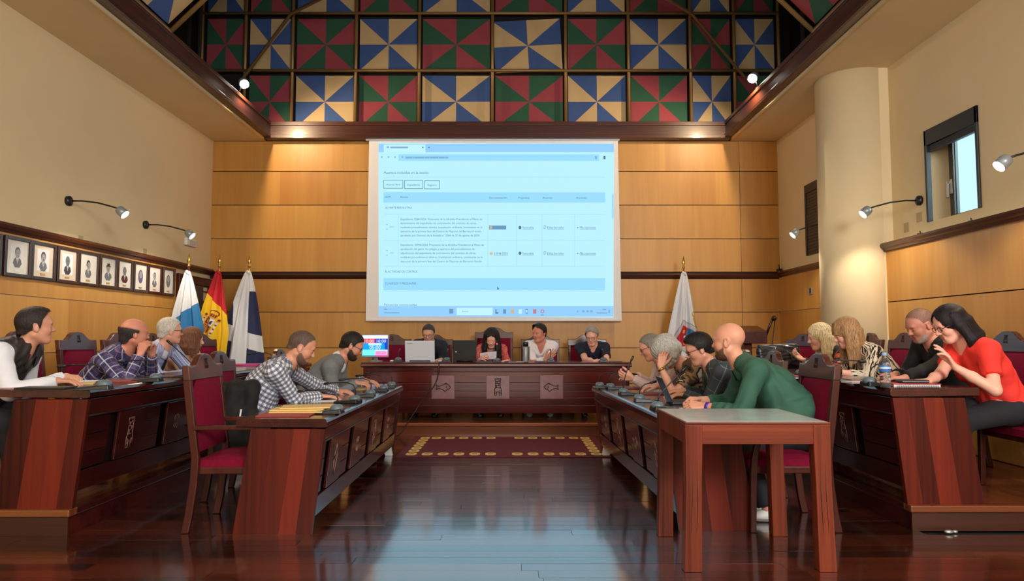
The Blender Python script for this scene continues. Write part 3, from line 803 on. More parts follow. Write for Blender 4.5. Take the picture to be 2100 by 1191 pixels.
def side_desk(label, Mx, L, H, emblems, start=0.10):
    t = thing('council_desk', label, 'desk', Mx @ Vector((L / 2, 0, 0)))
    T = Matrix.Translation(-(Mx @ Vector((L / 2, 0, 0)))) @ Mx
    zt = H - 0.065
    fr = lambda z: lerp(0.206, 0.28, z / zt)
    bk = lambda z: lerp(-0.285, -0.185, z / zt)
    def put(b, name, mat, bev=0.0, parent=t):
        b.v = [tuple(T @ Vector(p)) for p in b.v]
        return b.build(name, mat, parent, bev)
    # end panels of upright boards
    for x0 in (0.0, L - 0.035):
        for i in range(4):
            t0, t1 = [0, .30, .58, .80, 1][i], [0, .30, .58, .80, 1][i + 1]
            g = 0.0003
            poly = [(x0, lerp(bk(0), fr(0), t0) + g, 0), (x0, lerp(bk(0), fr(0), t1) - g, 0), (x0, lerp(bk(zt), fr(zt), t1) - g, zt), (x0, lerp(bk(zt), fr(zt), t0) + g, zt)]
            put(MB().prism(poly, (0.035, 0, 0)), 'end_panel_board', M_mah_z, 0.0)
    # worktop with a rounded front edge
    pr = [(-.275, H - .05), (-.275, H), (.275, H), (.292, H - .006), (.30, H - .022), (.30, H - .05), (.285, H - .056), (.24, H - .056)]
    put(MB().prism([(-0.012, y, z) for y, z in pr], (L + 0.024, 0, 0)), 'worktop', M_mah_y, 0.003)
    def strip(x0, x1, z0, z1, back, th, name, mat, bev=0.002):
        b = MB()
        b.hexa([(x0, fr(z0) - back - th, z0), (x1, fr(z0) - back - th, z0), (x1, fr(z0) - back, z0), (x0, fr(z0) - back, z0),
                (x0, fr(z1) - back - th, z1), (x1, fr(z1) - back - th, z1), (x1, fr(z1) - back, z1), (x0, fr(z1) - back, z1)])
        return put(b, name, mat, bev)
    a, c = 0.037, L - 0.037
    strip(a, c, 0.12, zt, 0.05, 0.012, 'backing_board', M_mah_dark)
    strip(a, c, 0.575, zt, 0.003, 0.022, 'fascia', M_mah_y)
    strip(a, c, 0.562, 0.573, -0.004, 0.03, 'ledge', M_mah_y)
    strip(a, c, 0.10, 0.225, 0.004, 0.022, 'plinth_board', M_mah_y)
    x = start; k = 0; xp = a
    zs_ = [0.232, 0.336, 0.446, 0.556]
    while x < c - 0.30:
        pw = 0.34
        for j in range(3):
            if x - 0.10 - xp > 0.06: strip(xp, x - 0.10, zs_[j] + .003, zs_[j + 1] - .003, 0.018, 0.016, 'plank', M_mah_y, 0.0015)
        strip(x, min(x + pw, c), 0.232, 0.556, 0.006, 0.02, 'plaque', M_mah_y, 0.003)
        xm = x + pw / 2
        if x + pw < c + 0.02:
            kind = emblems[k % len(emblems)]
            sgn = 1
            b = MB()
            for line in EMB[kind]:
                b.tube([(xm + q * .85, fr(0.395 + z * .85) - 0.0055, 0.395 + z * .85) for q, z in line], 0.0032, 5)
            put(b, 'carving', M_carved_highlight)
        xp = x + pw
        x += 0.70; k += 1
    if c - xp > 0.25:
        for j in range(3): strip(xp, c, zs_[j] + .003, zs_[j + 1] - .003, 0.018, 0.016, 'plank', M_mah_y, 0.0015)
    put(MB().hexa([(L - .12, .14, 0), (L - .05, .14, 0), (L - .05, .21, 0), (L - .12, .21, 0), (L - .12, .10, .115), (L - .05, .10, .115), (L - .05, .19, .115), (L - .12, .19, .115)]), 'foot', M_white, 0.004)
    return t
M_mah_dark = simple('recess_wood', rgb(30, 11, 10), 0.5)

def Mside(X0, Y0, z, side, rot=0.0):
    """local x -> into the room (+Y), local y -> side * X"""
    m = Matrix(((0, side, 0, X0), (1, 0, 0, Y0), (0, 0, 1, z), (0, 0, 0, 1)))
    return Matrix.Translation((X0, Y0, 0)) @ Matrix.Rotation(rot, 4, 'Z') @ Matrix.Translation((-X0, -Y0, 0)) @ m
ROT_R = R(2.3)
MLI = Mside(-1.455, 4.58, 0, 1); MRI = Mside(1.267, 4.66, 0, -1, ROT_R)
MLO = Mside(-2.945, 4.57, DAIS, 1); MRO = Mside(2.735, 4.69, DAIS, -1)
HI, HO = 0.715, 0.74
side_desk('long mahogany desk on the bare floor with brown envelopes and a row of microphones', MLI, 3.12, HI, ['vase', 'rings', 'castle', 'rings', 'fish'], 0.26)
side_desk('long mahogany desk on the bare floor with an open dark laptop, behind the small table', MRI, 3.04, HI, ['vase', 'fish', 'castle', 'rings', 'fish'], 0.26)
side_desk('long mahogany desk on the left platform, in front of the framed portraits', MLO, 5.0, HO, ['castle', 'rings', 'fish', 'castle', 'vase', 'rings'], 0.42)
side_desk('long mahogany desk on the right platform with a water bottle and black handbag', MRO, 4.0, HO, ['castle', 'rings', 'fish', 'castle', 'vase', 'rings'], 0.62)

# head desk
M_plaque = simple('plaque_sheen', rgb(140, 102, 108), 0.3, noise=0.12, nscale=14, coat=0.4)  # hazy reflected sheen is put into the purple-grey colour
hd = thing('head_desk', 'wide mahogany head desk on the podium with three square carved plaques', 'desk', (-0.2, 9.3, DAIS))
def hz(z): return z - DAIS
xl, xr = -1.90 + 0.2, 1.50 + 0.2
for x0 in (xl, xr - 0.04):
    hd_e = part(MB().prism([(x0, 0.02, 0), (x0, 0.66, 0), (x0, 0.60, .69), (x0, -0.04, .69)], (0.04, 0, 0)), 'end_panel', M_mah_z, hd, 0.004)
pr = [(-.065, .70), (-.055, .735), (-.03, .75), (.66, .75), (.66, .70), (-.03, .685)]
part(MB().prism([(xl - 0.03, y, z) for y, z in pr], (xr - xl + 0.06, 0, 0)), 'worktop', M_mah_x, hd, 0.006)
zb_ = [.10, .205, .30, .385, .49, .63, .685]
for i in range(len(zb_) - 1):
    f0, f1 = lerp(.02, -.04, zb_[i] / .69), lerp(.02, -.04, zb_[i + 1] / .69)
    part(MB().hexa([(xl + .04, f0, zb_[i] + .002), (xr - .04, f0, zb_[i] + .002), (xr - .04, f0 + .02, zb_[i] + .002), (xl + .04, f0 + .02, zb_[i] + .002),
                    (xl + .04, f1, zb_[i + 1] - .002), (xr - .04, f1, zb_[i + 1] - .002), (xr - .04, f1 + .02, zb_[i + 1] - .002), (xl + .04, f1 + .02, zb_[i + 1] - .002)]), 'front_board', M_mah_x, hd, 0.002)
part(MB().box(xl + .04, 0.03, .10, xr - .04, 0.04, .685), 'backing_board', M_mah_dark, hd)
for xc, kd, sg in ((-0.68, 'fish', -1), (0.02, 'castle', 1), (0.705, 'fish', 1)):
    f = lambda z: lerp(.02, -.04, z / .69)
    z0, z1 = .285, .585
    p = part(MB().hexa([(xc - .147, f(z0) - .014, z0), (xc + .147, f(z0) - .014, z0), (xc + .147, f(z0), z0), (xc - .147, f(z0), z0),
                        (xc - .147, f(z1) - .014, z1), (xc + .147, f(z1) - .014, z1), (xc + .147, f(z1), z1), (xc - .147, f(z1), z1)]), 'plaque', M_plaque, hd, 0.003)
    emblem(kd, M_carved, p, lambda a, z: (xc + sg * a, f(.435 + z) - .0145, .435 + z), 0.0052, 0.88)

# ---- chairs: seat faces local +x
def make_chair(label, group, hi=1.0):
    t = thing('council_chair', label, 'chair', (0, 0, 0), 0, group)
    zt = 1.04 * hi
    bx = lambda z: -0.235 - max(0, z - .47) * 0.13
    for s in (-1, 1):
        ys = s * 0.262
        pts = [(-0.285, 0.0), (-0.262, 0.12), (-0.24, 0.30), (-0.232, 0.46), (bx(.60), .60), (bx(.8), .80), (bx(zt), zt)]
        b = MB().loft([[(q[0] - .024, ys - .019, q[1]), (q[0] + .024, ys - .019, q[1]), (q[0] + .024, ys + .019, q[1]), (q[0] - .024, ys + .019, q[1])] for q in pts])
        b.build('leg', M_chairwood, t, 0.006, weld=False)
        b = MB().loft([[(x - w_, ys - v_, z), (x + w_, ys - v_, z), (x + w_, ys + v_, z), (x - w_, ys + v_, z)] for x, w_, v_, z in ((.252, .0175, .018, 0), (.241, .021, .021, .38), (.232, .019, .019, .47), (.19, .0175, .018, .645))])
        b.build('leg', M_chairwood, t, 0.005)
        MB().box(-0.25, ys - .024, .64, .225, ys + .024, .668).tube([(.225, ys - .024, .654), (.225, ys + .024, .654)], .014, 8).build('armrest', M_chairwood, t, 0.006)
    MB().box(-.225, -.245, .36, .245, .245, .405).build('seat_frame', M_chairwood, t, 0.006)
    # cushion, domed
    b = MB(); n = 9
    vs = []
    for i in range(n):
        for j in range(n):
            u, v = i / (n - 1) * 2 - 1, j / (n - 1) * 2 - 1
            dome = .034 * (1 - u ** 4) * (1 - v ** 4)
            vs.append((0.015 + u * .25, v * .24, .448 + dome))
    fs = [(i * n + j, (i + 1) * n + j, (i + 1) * n + j + 1, i * n + j + 1) for i in range(n - 1) for j in range(n - 1)]
    b.add(vs, fs, 0, True)
    b.box(-.235, -.24, .40, .265, .24, .449)
    b.build('seat', M_velvet, t)
    # padded back
    z0, z1 = .50, zt - .085
    b = MB(); vs = []; n = 8
    for i in range(n):
        for j in range(n):
            v, w = i / (n - 1) * 2 - 1, j / (n - 1)
            z = lerp(z0, z1, w)
            vs.append((bx(z) + .018 + .022 * (1 - v ** 4) * (1 - (2 * w - 1) ** 6), v * .242, z))
    b.add(vs, [(i * n + j, (i + 1) * n + j, (i + 1) * n + j + 1, i * n + j + 1) for i in range(n - 1) for j in range(n - 1)], 0, True)
    b.hexa([(bx(z0) - .018, -.242, z0), (bx(z0) + .018, -.242, z0), (bx(z0) + .018, .242, z0), (bx(z0) - .018, .242, z0),
            (bx(z1) - .018, -.242, z1), (bx(z1) + .018, -.242, z1), (bx(z1) + .018, .242, z1), (bx(z1) - .018, .242, z1)])
    b.build('backrest', M_velvet, t)
    # carved crest rail
    zc = zt - .09
    half = [(.286, zc), (.286, zt + .005), (.215, zt), (.17, zt + .006), (.13, zt + .03), (.10, zt + .055), (.06, zt + .072), (.0, zt + .078)]
    out = half + [(-y, z) for y, z in reversed(half[:-1])]
    cr = MB().prism([(bx(z) - .02, y, z) for y, z in out], (.046, 0, 0)).build('crest_rail', M_crest, t, 0.006)
    b = MB()
    for line in EMB['castle']:
        b.tube([(bx(zt) + .0265 + (0.02 - z) * .13 * .3, -a * .42, zt + .012 + z * .26) for a, z in line], .0018, 4)
    b.build('carving', M_crest_carving, cr)
    return t
chair0 = make_chair('', 'red velvet council chairs')
used = [False]
def place_chair(x, y, rz, label, z=0.0):
    if not used[0]: t = chair0; used[0] = True
    else: t = copy_tree(chair0)
    t.location = (x, y, z); t.rotation_euler = (0, 0, R(rz)); t['label'] = label
    return t
place_chair(-1.77, 4.88, 2, 'empty red velvet armchair nearest the camera beside the envelope desk')
place_chair(-2.02, 5.75, 0, 'red velvet chair with a black jacket over it, under the man in checks')
place_chair(-1.99, 7.15, 0, 'red velvet chair under the man in the grey sweater')
place_chair(-3.76, 4.95, 0, 'red velvet chair under the man in the dark quilted vest', DAIS)
place_chair(-3.74, 5.93, 0, 'empty red velvet chair between the vest man and the plaid man', DAIS)
place_chair(-3.74, 6.72, 0, 'red velvet chair under the balding man in blue plaid', DAIS)
place_chair(-3.74, 7.42, 0, 'red velvet chair under the white-haired man in glasses', DAIS)
place_chair(-3.74, 8.12, 0, 'red velvet chair under the brown-haired woman by the flags', DAIS)
place_chair(-3.76, 9.35, -15, 'empty red chair standing in front of the yellow and red flag', DAIS)
place_chair(1.77, 4.9, 180, 'red velvet chair under the bald man in green, behind the small table')
place_chair(1.82, 5.9, 178, 'red velvet chair under the man in dark-framed glasses')
place_chair(1.80, 6.58, 178, 'red velvet chair under the grey-haired woman leaning on her hand')
place_chair(1.82, 7.25, 178, 'red velvet chair under the man in the pale pink shirt')
place_chair(3.66, 5.05, 180, 'red velvet chair under the woman in the orange-red top', DAIS)
place_chair(3.66, 5.78, 180, 'red velvet chair with pale carved crest behind the woman in orange-red', DAIS)
place_chair(3.66, 6.55, 180, 'red velvet chair under the woman in the striped blouse', DAIS)
place_chair(3.66, 7.3, 180, 'red velvet chair with crest showing between striped blouse and man in black', DAIS)
place_chair(3.66, 8.02, 180, 'red velvet chair mostly hidden behind the striped-blouse woman', DAIS)
place_chair(3.55, 9.35, 205, 'empty red velvet chair beyond the black handbag by the lectern', DAIS)
place_chair(-1.79, 10.5, -90, 'empty red velvet chair behind the timer monitor', DAIS)
place_chair(-1.17, 10.5, -90, 'red velvet chair under the man in the dark suit', DAIS)
place_chair(0.42, 10.5, -90, 'red velvet chair under the man with crossed arms', DAIS)
place_chair(1.12, 10.5, -90, 'red velvet chair under the man in the navy polo', DAIS)
th_ = make_chair('tall red velvet presiding chair with raised crest behind the woman in red', 'red velvet council chairs', 1.10)
th_.location = (-0.27, 10.5, DAIS); th_.rotation_euler = (0, 0, R(-90))

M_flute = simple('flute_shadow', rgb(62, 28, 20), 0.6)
# ---- small glass-topped table in the right foreground
tb = thing('side_table', 'small wooden table with a glass top and fluted legs in the right foreground', 'table', (1.30, 4.24, 0))
tx0, tx1, ty0, ty1, tz = -0.385, 0.385, -0.385, 0.365, 0.775
for (sx, sy) in ((-1, -1), (1, -1), (1, 1), (-1, 1)):
    xo = tx0 if sx < 0 else tx1; yo = ty0 if sy < 0 else ty1
    xi = xo - sx * 0.092; yi = yo - sy * 0.075
    sp = 0.012 * sx
    rows_ = [(0.0, 0.014, 0.0), (.12, 0.010, .002), (.45, -0.001, .008), (tz - .13, -0.001, .002), (tz - .012, 0.0, 0.0)]
    b = MB().loft([[(xo + sx * o, yo, z), (xi + sx * (o + nar), yo, z), (xi + sx * (o + nar), yi, z), (xo + sx * o, yi, z)] for z, o, nar in rows_])
    lg = b.build('leg', M_tablewood, tb, 0.004)
    if sy < 0:
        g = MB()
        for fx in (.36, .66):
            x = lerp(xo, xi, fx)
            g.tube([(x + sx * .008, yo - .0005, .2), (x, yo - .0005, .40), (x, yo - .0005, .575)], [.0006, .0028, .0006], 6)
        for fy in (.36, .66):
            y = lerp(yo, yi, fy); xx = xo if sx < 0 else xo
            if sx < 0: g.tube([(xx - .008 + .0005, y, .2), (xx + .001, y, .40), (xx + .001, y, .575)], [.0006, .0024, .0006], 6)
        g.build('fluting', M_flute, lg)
for (a0, a1, b0, b1) in ((tx0 + .09, tx1 - .09, ty0 + .004, ty0 + .03), (tx0 + .09, tx1 - .09, ty1 - .03, ty1 - .004)):
    part(MB().box(a0, b0, tz - .115, a1, b1, tz - .012), 'apron', M_tablewood_x, tb, 0.003)
for (a0, a1, b0, b1) in ((tx0 + .004, tx0 + .03, ty0 + .073, ty1 - .073), (tx1 - .03, tx1 - .004, ty0 + .073, ty1 - .073)):
    part(MB().box(a0, b0, tz - .115, a1, b1, tz - .012), 'apron', M_tablewood, tb, 0.003)
part(MB().box(tx0, ty0, tz - .012, tx1, ty0 + .012, tz).box(tx0, ty1 - .012, tz - .012, tx1, ty1, tz).box(tx0, ty0 + .012, tz - .012, tx0 + .012, ty1 - .012, tz).box(tx1 - .012, ty0 + .012, tz - .012, tx1, ty1 - .012, tz), 'top_edge', M_tablewood_x, tb, 0.002)
part(MB().box(tx0 + .012, ty0 + .012, tz - .012, tx1 - .012, ty1 - .012, tz + .001), 'glass_top', M_glass_top, tb)

# ---- rug in front of the head desk
rg = tag(MB().box(-1.19, 7.47, 0.001, 1.02, 9.0, 0.008).build('rug', simple('rug_maroon', rgb(96, 18, 34), 0.95, noise=0.15, nscale=60, bump=0.2)), 'maroon rug with a border of yellow shields before the podium step', 'rug')
b = MB()
def motif(cx, cy):
    w, h = .056, .085
    out = [(-w, h * .7), (-w * .6, h), (w * .6, h), (w, h * .7), (w, -h * .5), (w * .5, -h), (-w * .5, -h), (-w, -h * .5)]
    b.add([(cx + x, cy + y_, .0088) for x, y_ in out], [tuple(range(8))], 0)
    b.add([(cx + x * .5, cy + y_ * .35, .0094) for x, y_ in out], [tuple(range(8))], 1)
for k in range(6):
    for sx in (-1, 1): motif(-0.085 + sx * (.14 + k * .166), 7.66)
for k in range(5):
    for sx in (-1, 1): motif(-0.085 + sx * (.17 + k * .166), 8.87)
for k in range(1, 7):
    for sx in (-1, 1): motif(-0.085 + sx * (.97), 7.66 + k * .20)
b.build('border_shields', [simple('rug_yellow', rgb(228, 190, 112), 0.95), simple('rug_red', rgb(150, 110, 70), 0.95)], rg)['kind'] = 'stuff'

# ---- lectern in the far right corner
lc = thing('lectern', 'dark wooden lectern with a lamp arm in the far right corner', 'lectern', (3.42, 10.45, DAIS))
part(MB().box(-.16, -.14, 0, .16, .14, .04), 'base', M_chairwood, lc, .006)
part(MB().box(-.09, -.05, .04, .03, .05, 1.0), 'post', M_chairwood, lc, .006)
part(MB().hexa([(-.20, -.2, .98), (.20, -.2, .98), (.20, .2, 1.06), (-.20, .2, 1.06), (-.20, -.2, 1.16), (.20, -.2, 1.16), (.20, .2, 1.24), (-.20, .2, 1.24)]), 'desk_box', M_crest, lc, .008)
part(MB().tube([(.2, -.15, 1.1), (.24, -.17, 1.22), (.28, -.18, 1.32)], .018, 8).ell((.30, -.2, 1.34), (.035, .06, .04), 10), 'lamp', M_black, lc)
part(MB().tube([(.31, -.2, 1.3), (.27, -.22, 1.05), (.22, -.24, .8), (.12, -.24, .4), (.1, -.2, .02)], .007, 6), 'cord', M_black, lc)

# ---- flags
def cloth(name, label, ppx, Y, zfin, pattern, mats, prof_, lean, ztop_px, seed):
    base = U(ppx, ztop_px, Y)
    K = FOC / Y
    t = thing('flag', label, 'flag', (base.x, Y, DAIS), 0, None)
    ztop = base.z - DAIS
    part(MB().lathe([(.16, 0), (.16, .02), (.05, .05), (.03, .16), (.018, .18)], 20), 'stand', M_brass, t)
    part(MB().tube([(0, 0, .1), (0, 0, ztop + .08)], .014, 10), 'pole', M_brass if ppx != 387 else M_chairwood, t)
    part(MB().lathe([(.016, 0), (.022, .015), (.014, .03), (.012, .045), (.026, .075), (.020, .11), (.006, .165), (.001, .18)], 14, (0, 0, ztop + .06)), 'finial', M_brass, t)
    rows, colsn = 260, 150
    Lt = ztop - 0.35
    vs = []; rr = random.Random(seed); ph = rr.uniform(0, 6)
    for i in range(rows + 1):
        tt = Lt * i / rows
        lo, hi = prof_(tt)
        for j in range(colsn + 1):
            u = j / colsn
            s = lerp(lo, hi, u) + lean * tt
            g = min(1.0, tt / 0.5)
            yy = -0.03 - 0.055 * g * math.sin(math.pi * u) - 0.032 * g * math.sin(u * 15 + ph + 0.8 * tt) - 0.012 * g * math.sin(u * 33 + 2 * ph)
            vs.append((s, yy, ztop - tt))
    fs = []; ms = []
    for i in range(rows):
        for j in range(colsn):
            k = i * (colsn + 1) + j
            fs.append((k, k + colsn + 1, k + colsn + 2, k + 1))
            c = [(vs[q][0], vs[q][2]) for q in fs[-1]]
            mx = sum(p[0] for p in c) / 4; mz = sum(p[1] for p in c) / 4
            ms.append(pattern(ppx + mx * K, ztop_px + (ztop - mz) * K))
    b = MB(); b.v = vs; b.f = fs; b.m = ms; b.s = [True] * len(fs)
    o = b.build('cloth', mats, t, recalc=False)
    md = o.modifiers.new('thick', 'SOLIDIFY'); md.thickness = 0.003; md.offset = 0
    b = MB().tube([(-.02, -.02, ztop), (0.0, -.035, ztop - .02), (.02, -.02, ztop - .05)], .02, 8)
    part(b, 'tie', mats[0], t)
    return t
F = lambda n, r, g, b_: simple('flag_' + n, rgb(r, g, b_), 0.75, bump=0.05, nscale=200)
f_white, f_blue, f_red, f_yel, f_navy = F('white', 222, 226, 234), F('blue', 46, 124, 186), F('red', 196, 28, 44), F('yellow', 240, 196, 26), F('navy', 34, 40, 84)
f_dred, f_black, f_gold, f_grey = F('crest_red', 140, 30, 26), F('crest_dark', 50, 40, 50), F('gold', 206, 160, 70), F('silver', 150, 150, 160)
def pw1(tt): w = .03 + .21 * min(1, tt / .75) ** .85 - .04 * max(0, tt - .9); return (-.75 * w - .01, 1.0 * w)
cloth('flag', 'white and blue flag on a dark pole, furthest left of the three flags', 387, 9.6, 0, lambda x, y_: 1 if y_ > 651 - .69 * (x - 368) else 0, [f_white, f_blue], pw1, -.02, 556, 1)
def el(x, y_, cx, cy, rx, ry): return ((x - cx) / rx) ** 2 + ((y_ - cy) / ry) ** 2 < 1
def pat2(x, y_):
    # mats: 0 red 1 yellow 2 crest red 3 white 4 dark 5 gold
    if y_ < 607 + 1.1 * (x - 435): return 0
    if y_ > 713 + 1.55 * (x - 427) : return 0
    c, sn = math.cos(R(28)), math.sin(R(28))
    dx, dy = x - 433, y_ - 668
    u, v = dx * c + dy * sn, -dx * sn + dy * c
    # crown above the shield
    if abs(u - 1) < 8 and -27 < v < -19: return 5 if (int(u + 20) % 4 == 0 or v > -20.5) else 2
    if el(u, v, 1, -28, 8.5, 7) and v < -26: return 2 if not el(u, v, 1, -28, 6.8, 5) else (5 if abs(u - 1) < 1 else 1)
    # quartered shield
    if abs(u) < 9.5 and -17 < v < 15 and not (v > 6 and abs(u) > 9.5 - (v - 6) * .8):
        if abs(u) < .5 or abs(v + 2) < .5: return 5
        if el(u, v, 0, -1, 2.6, 3.2): return 4
        if u > 0 and v < -2:
            return 4 if (el(u, v, 4.8, -9, 2.0, 4.2) or (abs(v + 11 + (u - 4.8) * .8) < .8 and 2 < u < 7.5) or (abs(v + 6.5) < .8 and 2.5 < u < 7)) else 3
        if u < 0 and v < -2: return 5 if el(u, v, -4.8, -9, 2.6, 3.6) and not el(u, v, -4.8, -8, .8, 1.4) else 2
        if u < 0: return 2 if int((u + 10) * .9) % 2 else 5
        return 5 if (abs(u - 4.5) < .5 or abs(v - 5) < .5 or abs(abs(u - 4.5) - abs(v - 5)) < .5) else 2
    if abs(u) < 10.3 and -18 < v < 16 and not (v > 6 and abs(u) > 10.3 - (v - 6) * .75): return 5
    # pillars with ribbons
    for e in (-1, 1):
        if abs(u - e * 14.5) < 1.8 and -14 < v < 14: return 2 if abs(((v + e * 3) % 9) - 4) < 1.6 else 3
        if abs(u - e * 14.5) < 2.8 and (14 <= v < 17 or -17 < v <= -14): return 5
        if el(u, v, e * 14.5, -19, 2.6, 2.6): return 2
    return 1
def pw2(tt): w = .03 + .25 * min(1, tt / .85) ** .8 - .10 * max(0, tt - .9); return (-1.0 * w + .0, .75 * w)
cloth('flag', 'red and yellow flag with a coat of arms, in the middle of three flags', 450, 10.2, 0, pat2, [f_red, f_yel, f_dred, f_white, f_black, f_gold], pw2, -.04, 556, 2)
def pat3(x, y_):
    xl_ = 484 - .02 * (y_ - 560); xr_ = 516 - .03 * (y_ - 600)
    if xl_ <= x <= xr_ or y_ < 598: return 0
    if x > xr_:
        if y_ < 681 + .3 * (x - 512): return 1
        if y_ < 713 + .33 * (x - 512): return 0
        return 1
    if y_ < 664 + .3 * (x - 470): return 1
    if y_ < 697 + .3 * (x - 470): return 0
    return 1
def pw3(tt): w = .03 + .26 * min(1.1, tt / 1.15) ** .8; return (-1.15 * w, 1.0 * w)
cloth('flag', 'navy flag with a broad white cross, nearest the projection screen', 511, 10.4, 0, pat3, [f_white, f_navy], pw3, -.05, 556, 3)
def pat4(x, y_):
    # 0 white 1 red 2 blue 3 grey 4 gold 5 dark red
    dx, dy = x - 1399, y_ - 691
    c, s = math.cos(R(-28)), math.sin(R(-28))
    u, v = dx * c - dy * s, dx * s + dy * c
    if abs(u) < 13 and -20 < v < 21 and not (v > 12 and abs(u) > 25 - v):
        if el(u, v, 1, 0, 5, 6): return 0 if el(u, v, 1, 0, 3, 3.5) else 5
        if (u > 0) == (v < 0): return 2 if u > 0 and v < 0 else 1
        if el(u, v, -6, -9, 2.5, 4) or el(u, v, 6, 11, 2.5, 4): return 4
        return 1
    if abs(u) < 19 and -30 < v < 27 and not (abs(u) < 17.4 and -28.4 < v < 25.4): return 3
    if abs(u) < 18 and -29 < v < 26: return 6
    if el(x, y_, 1419, 645, 4, 7) and not el(x, y_, 1419, 644, 2, 3): return 4
    if abs((x - 1420) - (y_ - 655) * .3) < 3.2 and 652 < y_ < 682: return 4
    return 0
def pw4(tt): w = .03 + .21 * min(1.15, tt / .95) ** .85; return (-1.05 * w, .95 * w)
cloth('flag', 'white flag with a quartered red and blue shield, right of the screen', 1402, 10.7, 0, pat4, [f_white, f_red, f_blue, f_grey, f_gold, f_dred, F('pale', 196, 198, 206)], pw4, -.02, 558, 4)
# ================================================================ people
V3 = lambda *a: np.array(a, dtype=float)
def nrm(v):
    n = np.linalg.norm(v); return v / n if n > 1e-9 else v

class Field:
    """signed distance field on a box, built up from blended shapes"""
    def __init__(s, lo, hi, h):
        s.lo = np.array(lo, float); s.h = h
        s.n = np.maximum(4, np.ceil((np.array(hi) - s.lo) / h).astype(int) + 1)
        s.ax = [s.lo[i] + h * np.arange(s.n[i]) for i in range(3)]
        s.D = np.full(s.n, 0.2, np.float32)
    def block(s, c, r):
        i0 = np.clip(np.floor((c - r - s.lo) / s.h).astype(int), 0, s.n - 1)
        i1 = np.clip(np.ceil((c + r - s.lo) / s.h).astype(int) + 1, 1, s.n)
        if np.any(i1 <= i0): return None
        sl = tuple(slice(i0[k], i1[k]) for k in range(3))
        P = np.stack(np.meshgrid(*[s.ax[k][sl[k]] for k in range(3)], indexing='ij'), -1)
        return sl, P
    def put(s, prim, k=0.02, sub=False, off=0.0):
        c, r = prim.bound()
        b = s.block(c, r + off + k + 2.5 * s.h)
        if b is None: return
        sl, P = b
        d = (prim.dist(P) - off).astype(np.float32)
        a = s.D[sl]
        if sub:
            d = -d
            hh = np.maximum(k - np.abs(a - d), 0) / max(k, 1e-6)
            s.D[sl] = np.maximum(a, d) + hh * hh * k * 0.25
        else:
            hh = np.maximum(k - np.abs(a - d), 0) / max(k, 1e-6)
            s.D[sl] = np.minimum(a, d) - hh * hh * k * 0.25
    def cut(s, fn):
        """keep where fn(P) < 0"""
        P = np.stack(np.meshgrid(*s.ax, indexing='ij'), -1)
        s.D = np.maximum(s.D, fn(P).astype(np.float32))
    def mesh(s):
        D = s.D.copy()
        D[0] = D[-1] = 0.1; D[:, 0] = D[:, -1] = 0.1; D[:, :, 0] = D[:, :, -1] = 0.1
        S = D < 0
        n = np.array(D.shape)
        cs = [S[i:n[0] - 1 + i, j:n[1] - 1 + j, k:n[2] - 1 + k] for i in (0, 1) for j in (0, 1) for k in (0, 1)]
        cnt = sum(c.astype(np.int8) for c in cs)
        act = (cnt > 0) & (cnt < 8)
        cells = np.argwhere(act)
        if len(cells) == 0: return np.zeros((0, 3)), np.zeros((0, 4), int)
        idx = np.full(act.shape, -1, np.int64); idx[act] = np.arange(len(cells))
        acc = np.zeros((len(cells), 3)); num = np.zeros(len(cells))
        cor = [(i, j, k) for i in (0, 1) for j in (0, 1) for k in (0, 1)]
        for a in cor:
            for ax in range(3):
                if a[ax] == 1: continue
                b = list(a); b[ax] = 1
                da = D[cells[:, 0] + a[0], cells[:, 1] + a[1], cells[:, 2] + a[2]].astype(float)
                db = D[cells[:, 0] + b[0], cells[:, 1] + b[1], cells[:, 2] + b[2]].astype(float)
                m = (da < 0) != (db < 0)
                t = np.where(m, da / np.where(m, da - db, 1), 0)
                p = np.array(a, float)[None, :] + t[:, None] * (np.array(b, float) - np.array(a, float))[None, :]
                acc[m] += p[m]; num[m] += 1
        Vv = s.lo + s.h * (cells + acc / np.maximum(num, 1)[:, None])
        Fs = []
        for d in range(3):
            e1, e2 = (d + 1) % 3, (d + 2) % 3
            s0 = [slice(None)] * 3; s1 = [slice(None)] * 3
            s0[d] = slice(0, -1); s1[d] = slice(1, None)
            df = S[tuple(s0)] != S[tuple(s1)]
            pts = np.argwhere(df)
            ok = (pts[:, e1] >= 1) & (pts[:, e1] < n[e1] - 1) & (pts[:, e2] >= 1) & (pts[:, e2] < n[e2] - 1)
            pts = pts[ok]
            inside = S[pts[:, 0], pts[:, 1], pts[:, 2]]
            def gi(o1, o2):
                q = pts.copy(); q[:, e1] -= o1; q[:, e2] -= o2
                return idx[q[:, 0], q[:, 1], q[:, 2]]
            q = np.stack([gi(0, 0), gi(1, 0), gi(1, 1), gi(0, 1)], 1)
            q[~inside] = q[~inside][:, ::-1]
            Fs.append(q[(q >= 0).all(1)])
        Fq = np.concatenate(Fs)
        return Vv, Fq[:, ::-1]

class Cap:
    def __init__(s, a, b, r1, r2=None, flat=None):
        s.a = np.array(a, float); s.b = np.array(b, float); s.r1 = r1; s.r2 = r1 if r2 is None else r2
        s.d = s.b - s.a; s.L2 = max(float(s.d @ s.d), 1e-12)
    def bound(s):
        return (s.a + s.b) / 2, math.sqrt(s.L2) / 2 + max(s.r1, s.r2)
    def dist(s, P):
        t = np.clip(((P - s.a) @ s.d) / s.L2, 0, 1)
        return np.linalg.norm(P - s.a - t[..., None] * s.d, axis=-1) - (s.r1 + (s.r2 - s.r1) * t)

class CutCap(Cap):
    """capsule sliced square at its far end (sleeve or trouser hem)"""
    def dist(s, P):
        d = super().dist(P)
        u = s.d / math.sqrt(s.L2)
        return np.maximum(d, (P - s.b) @ u)

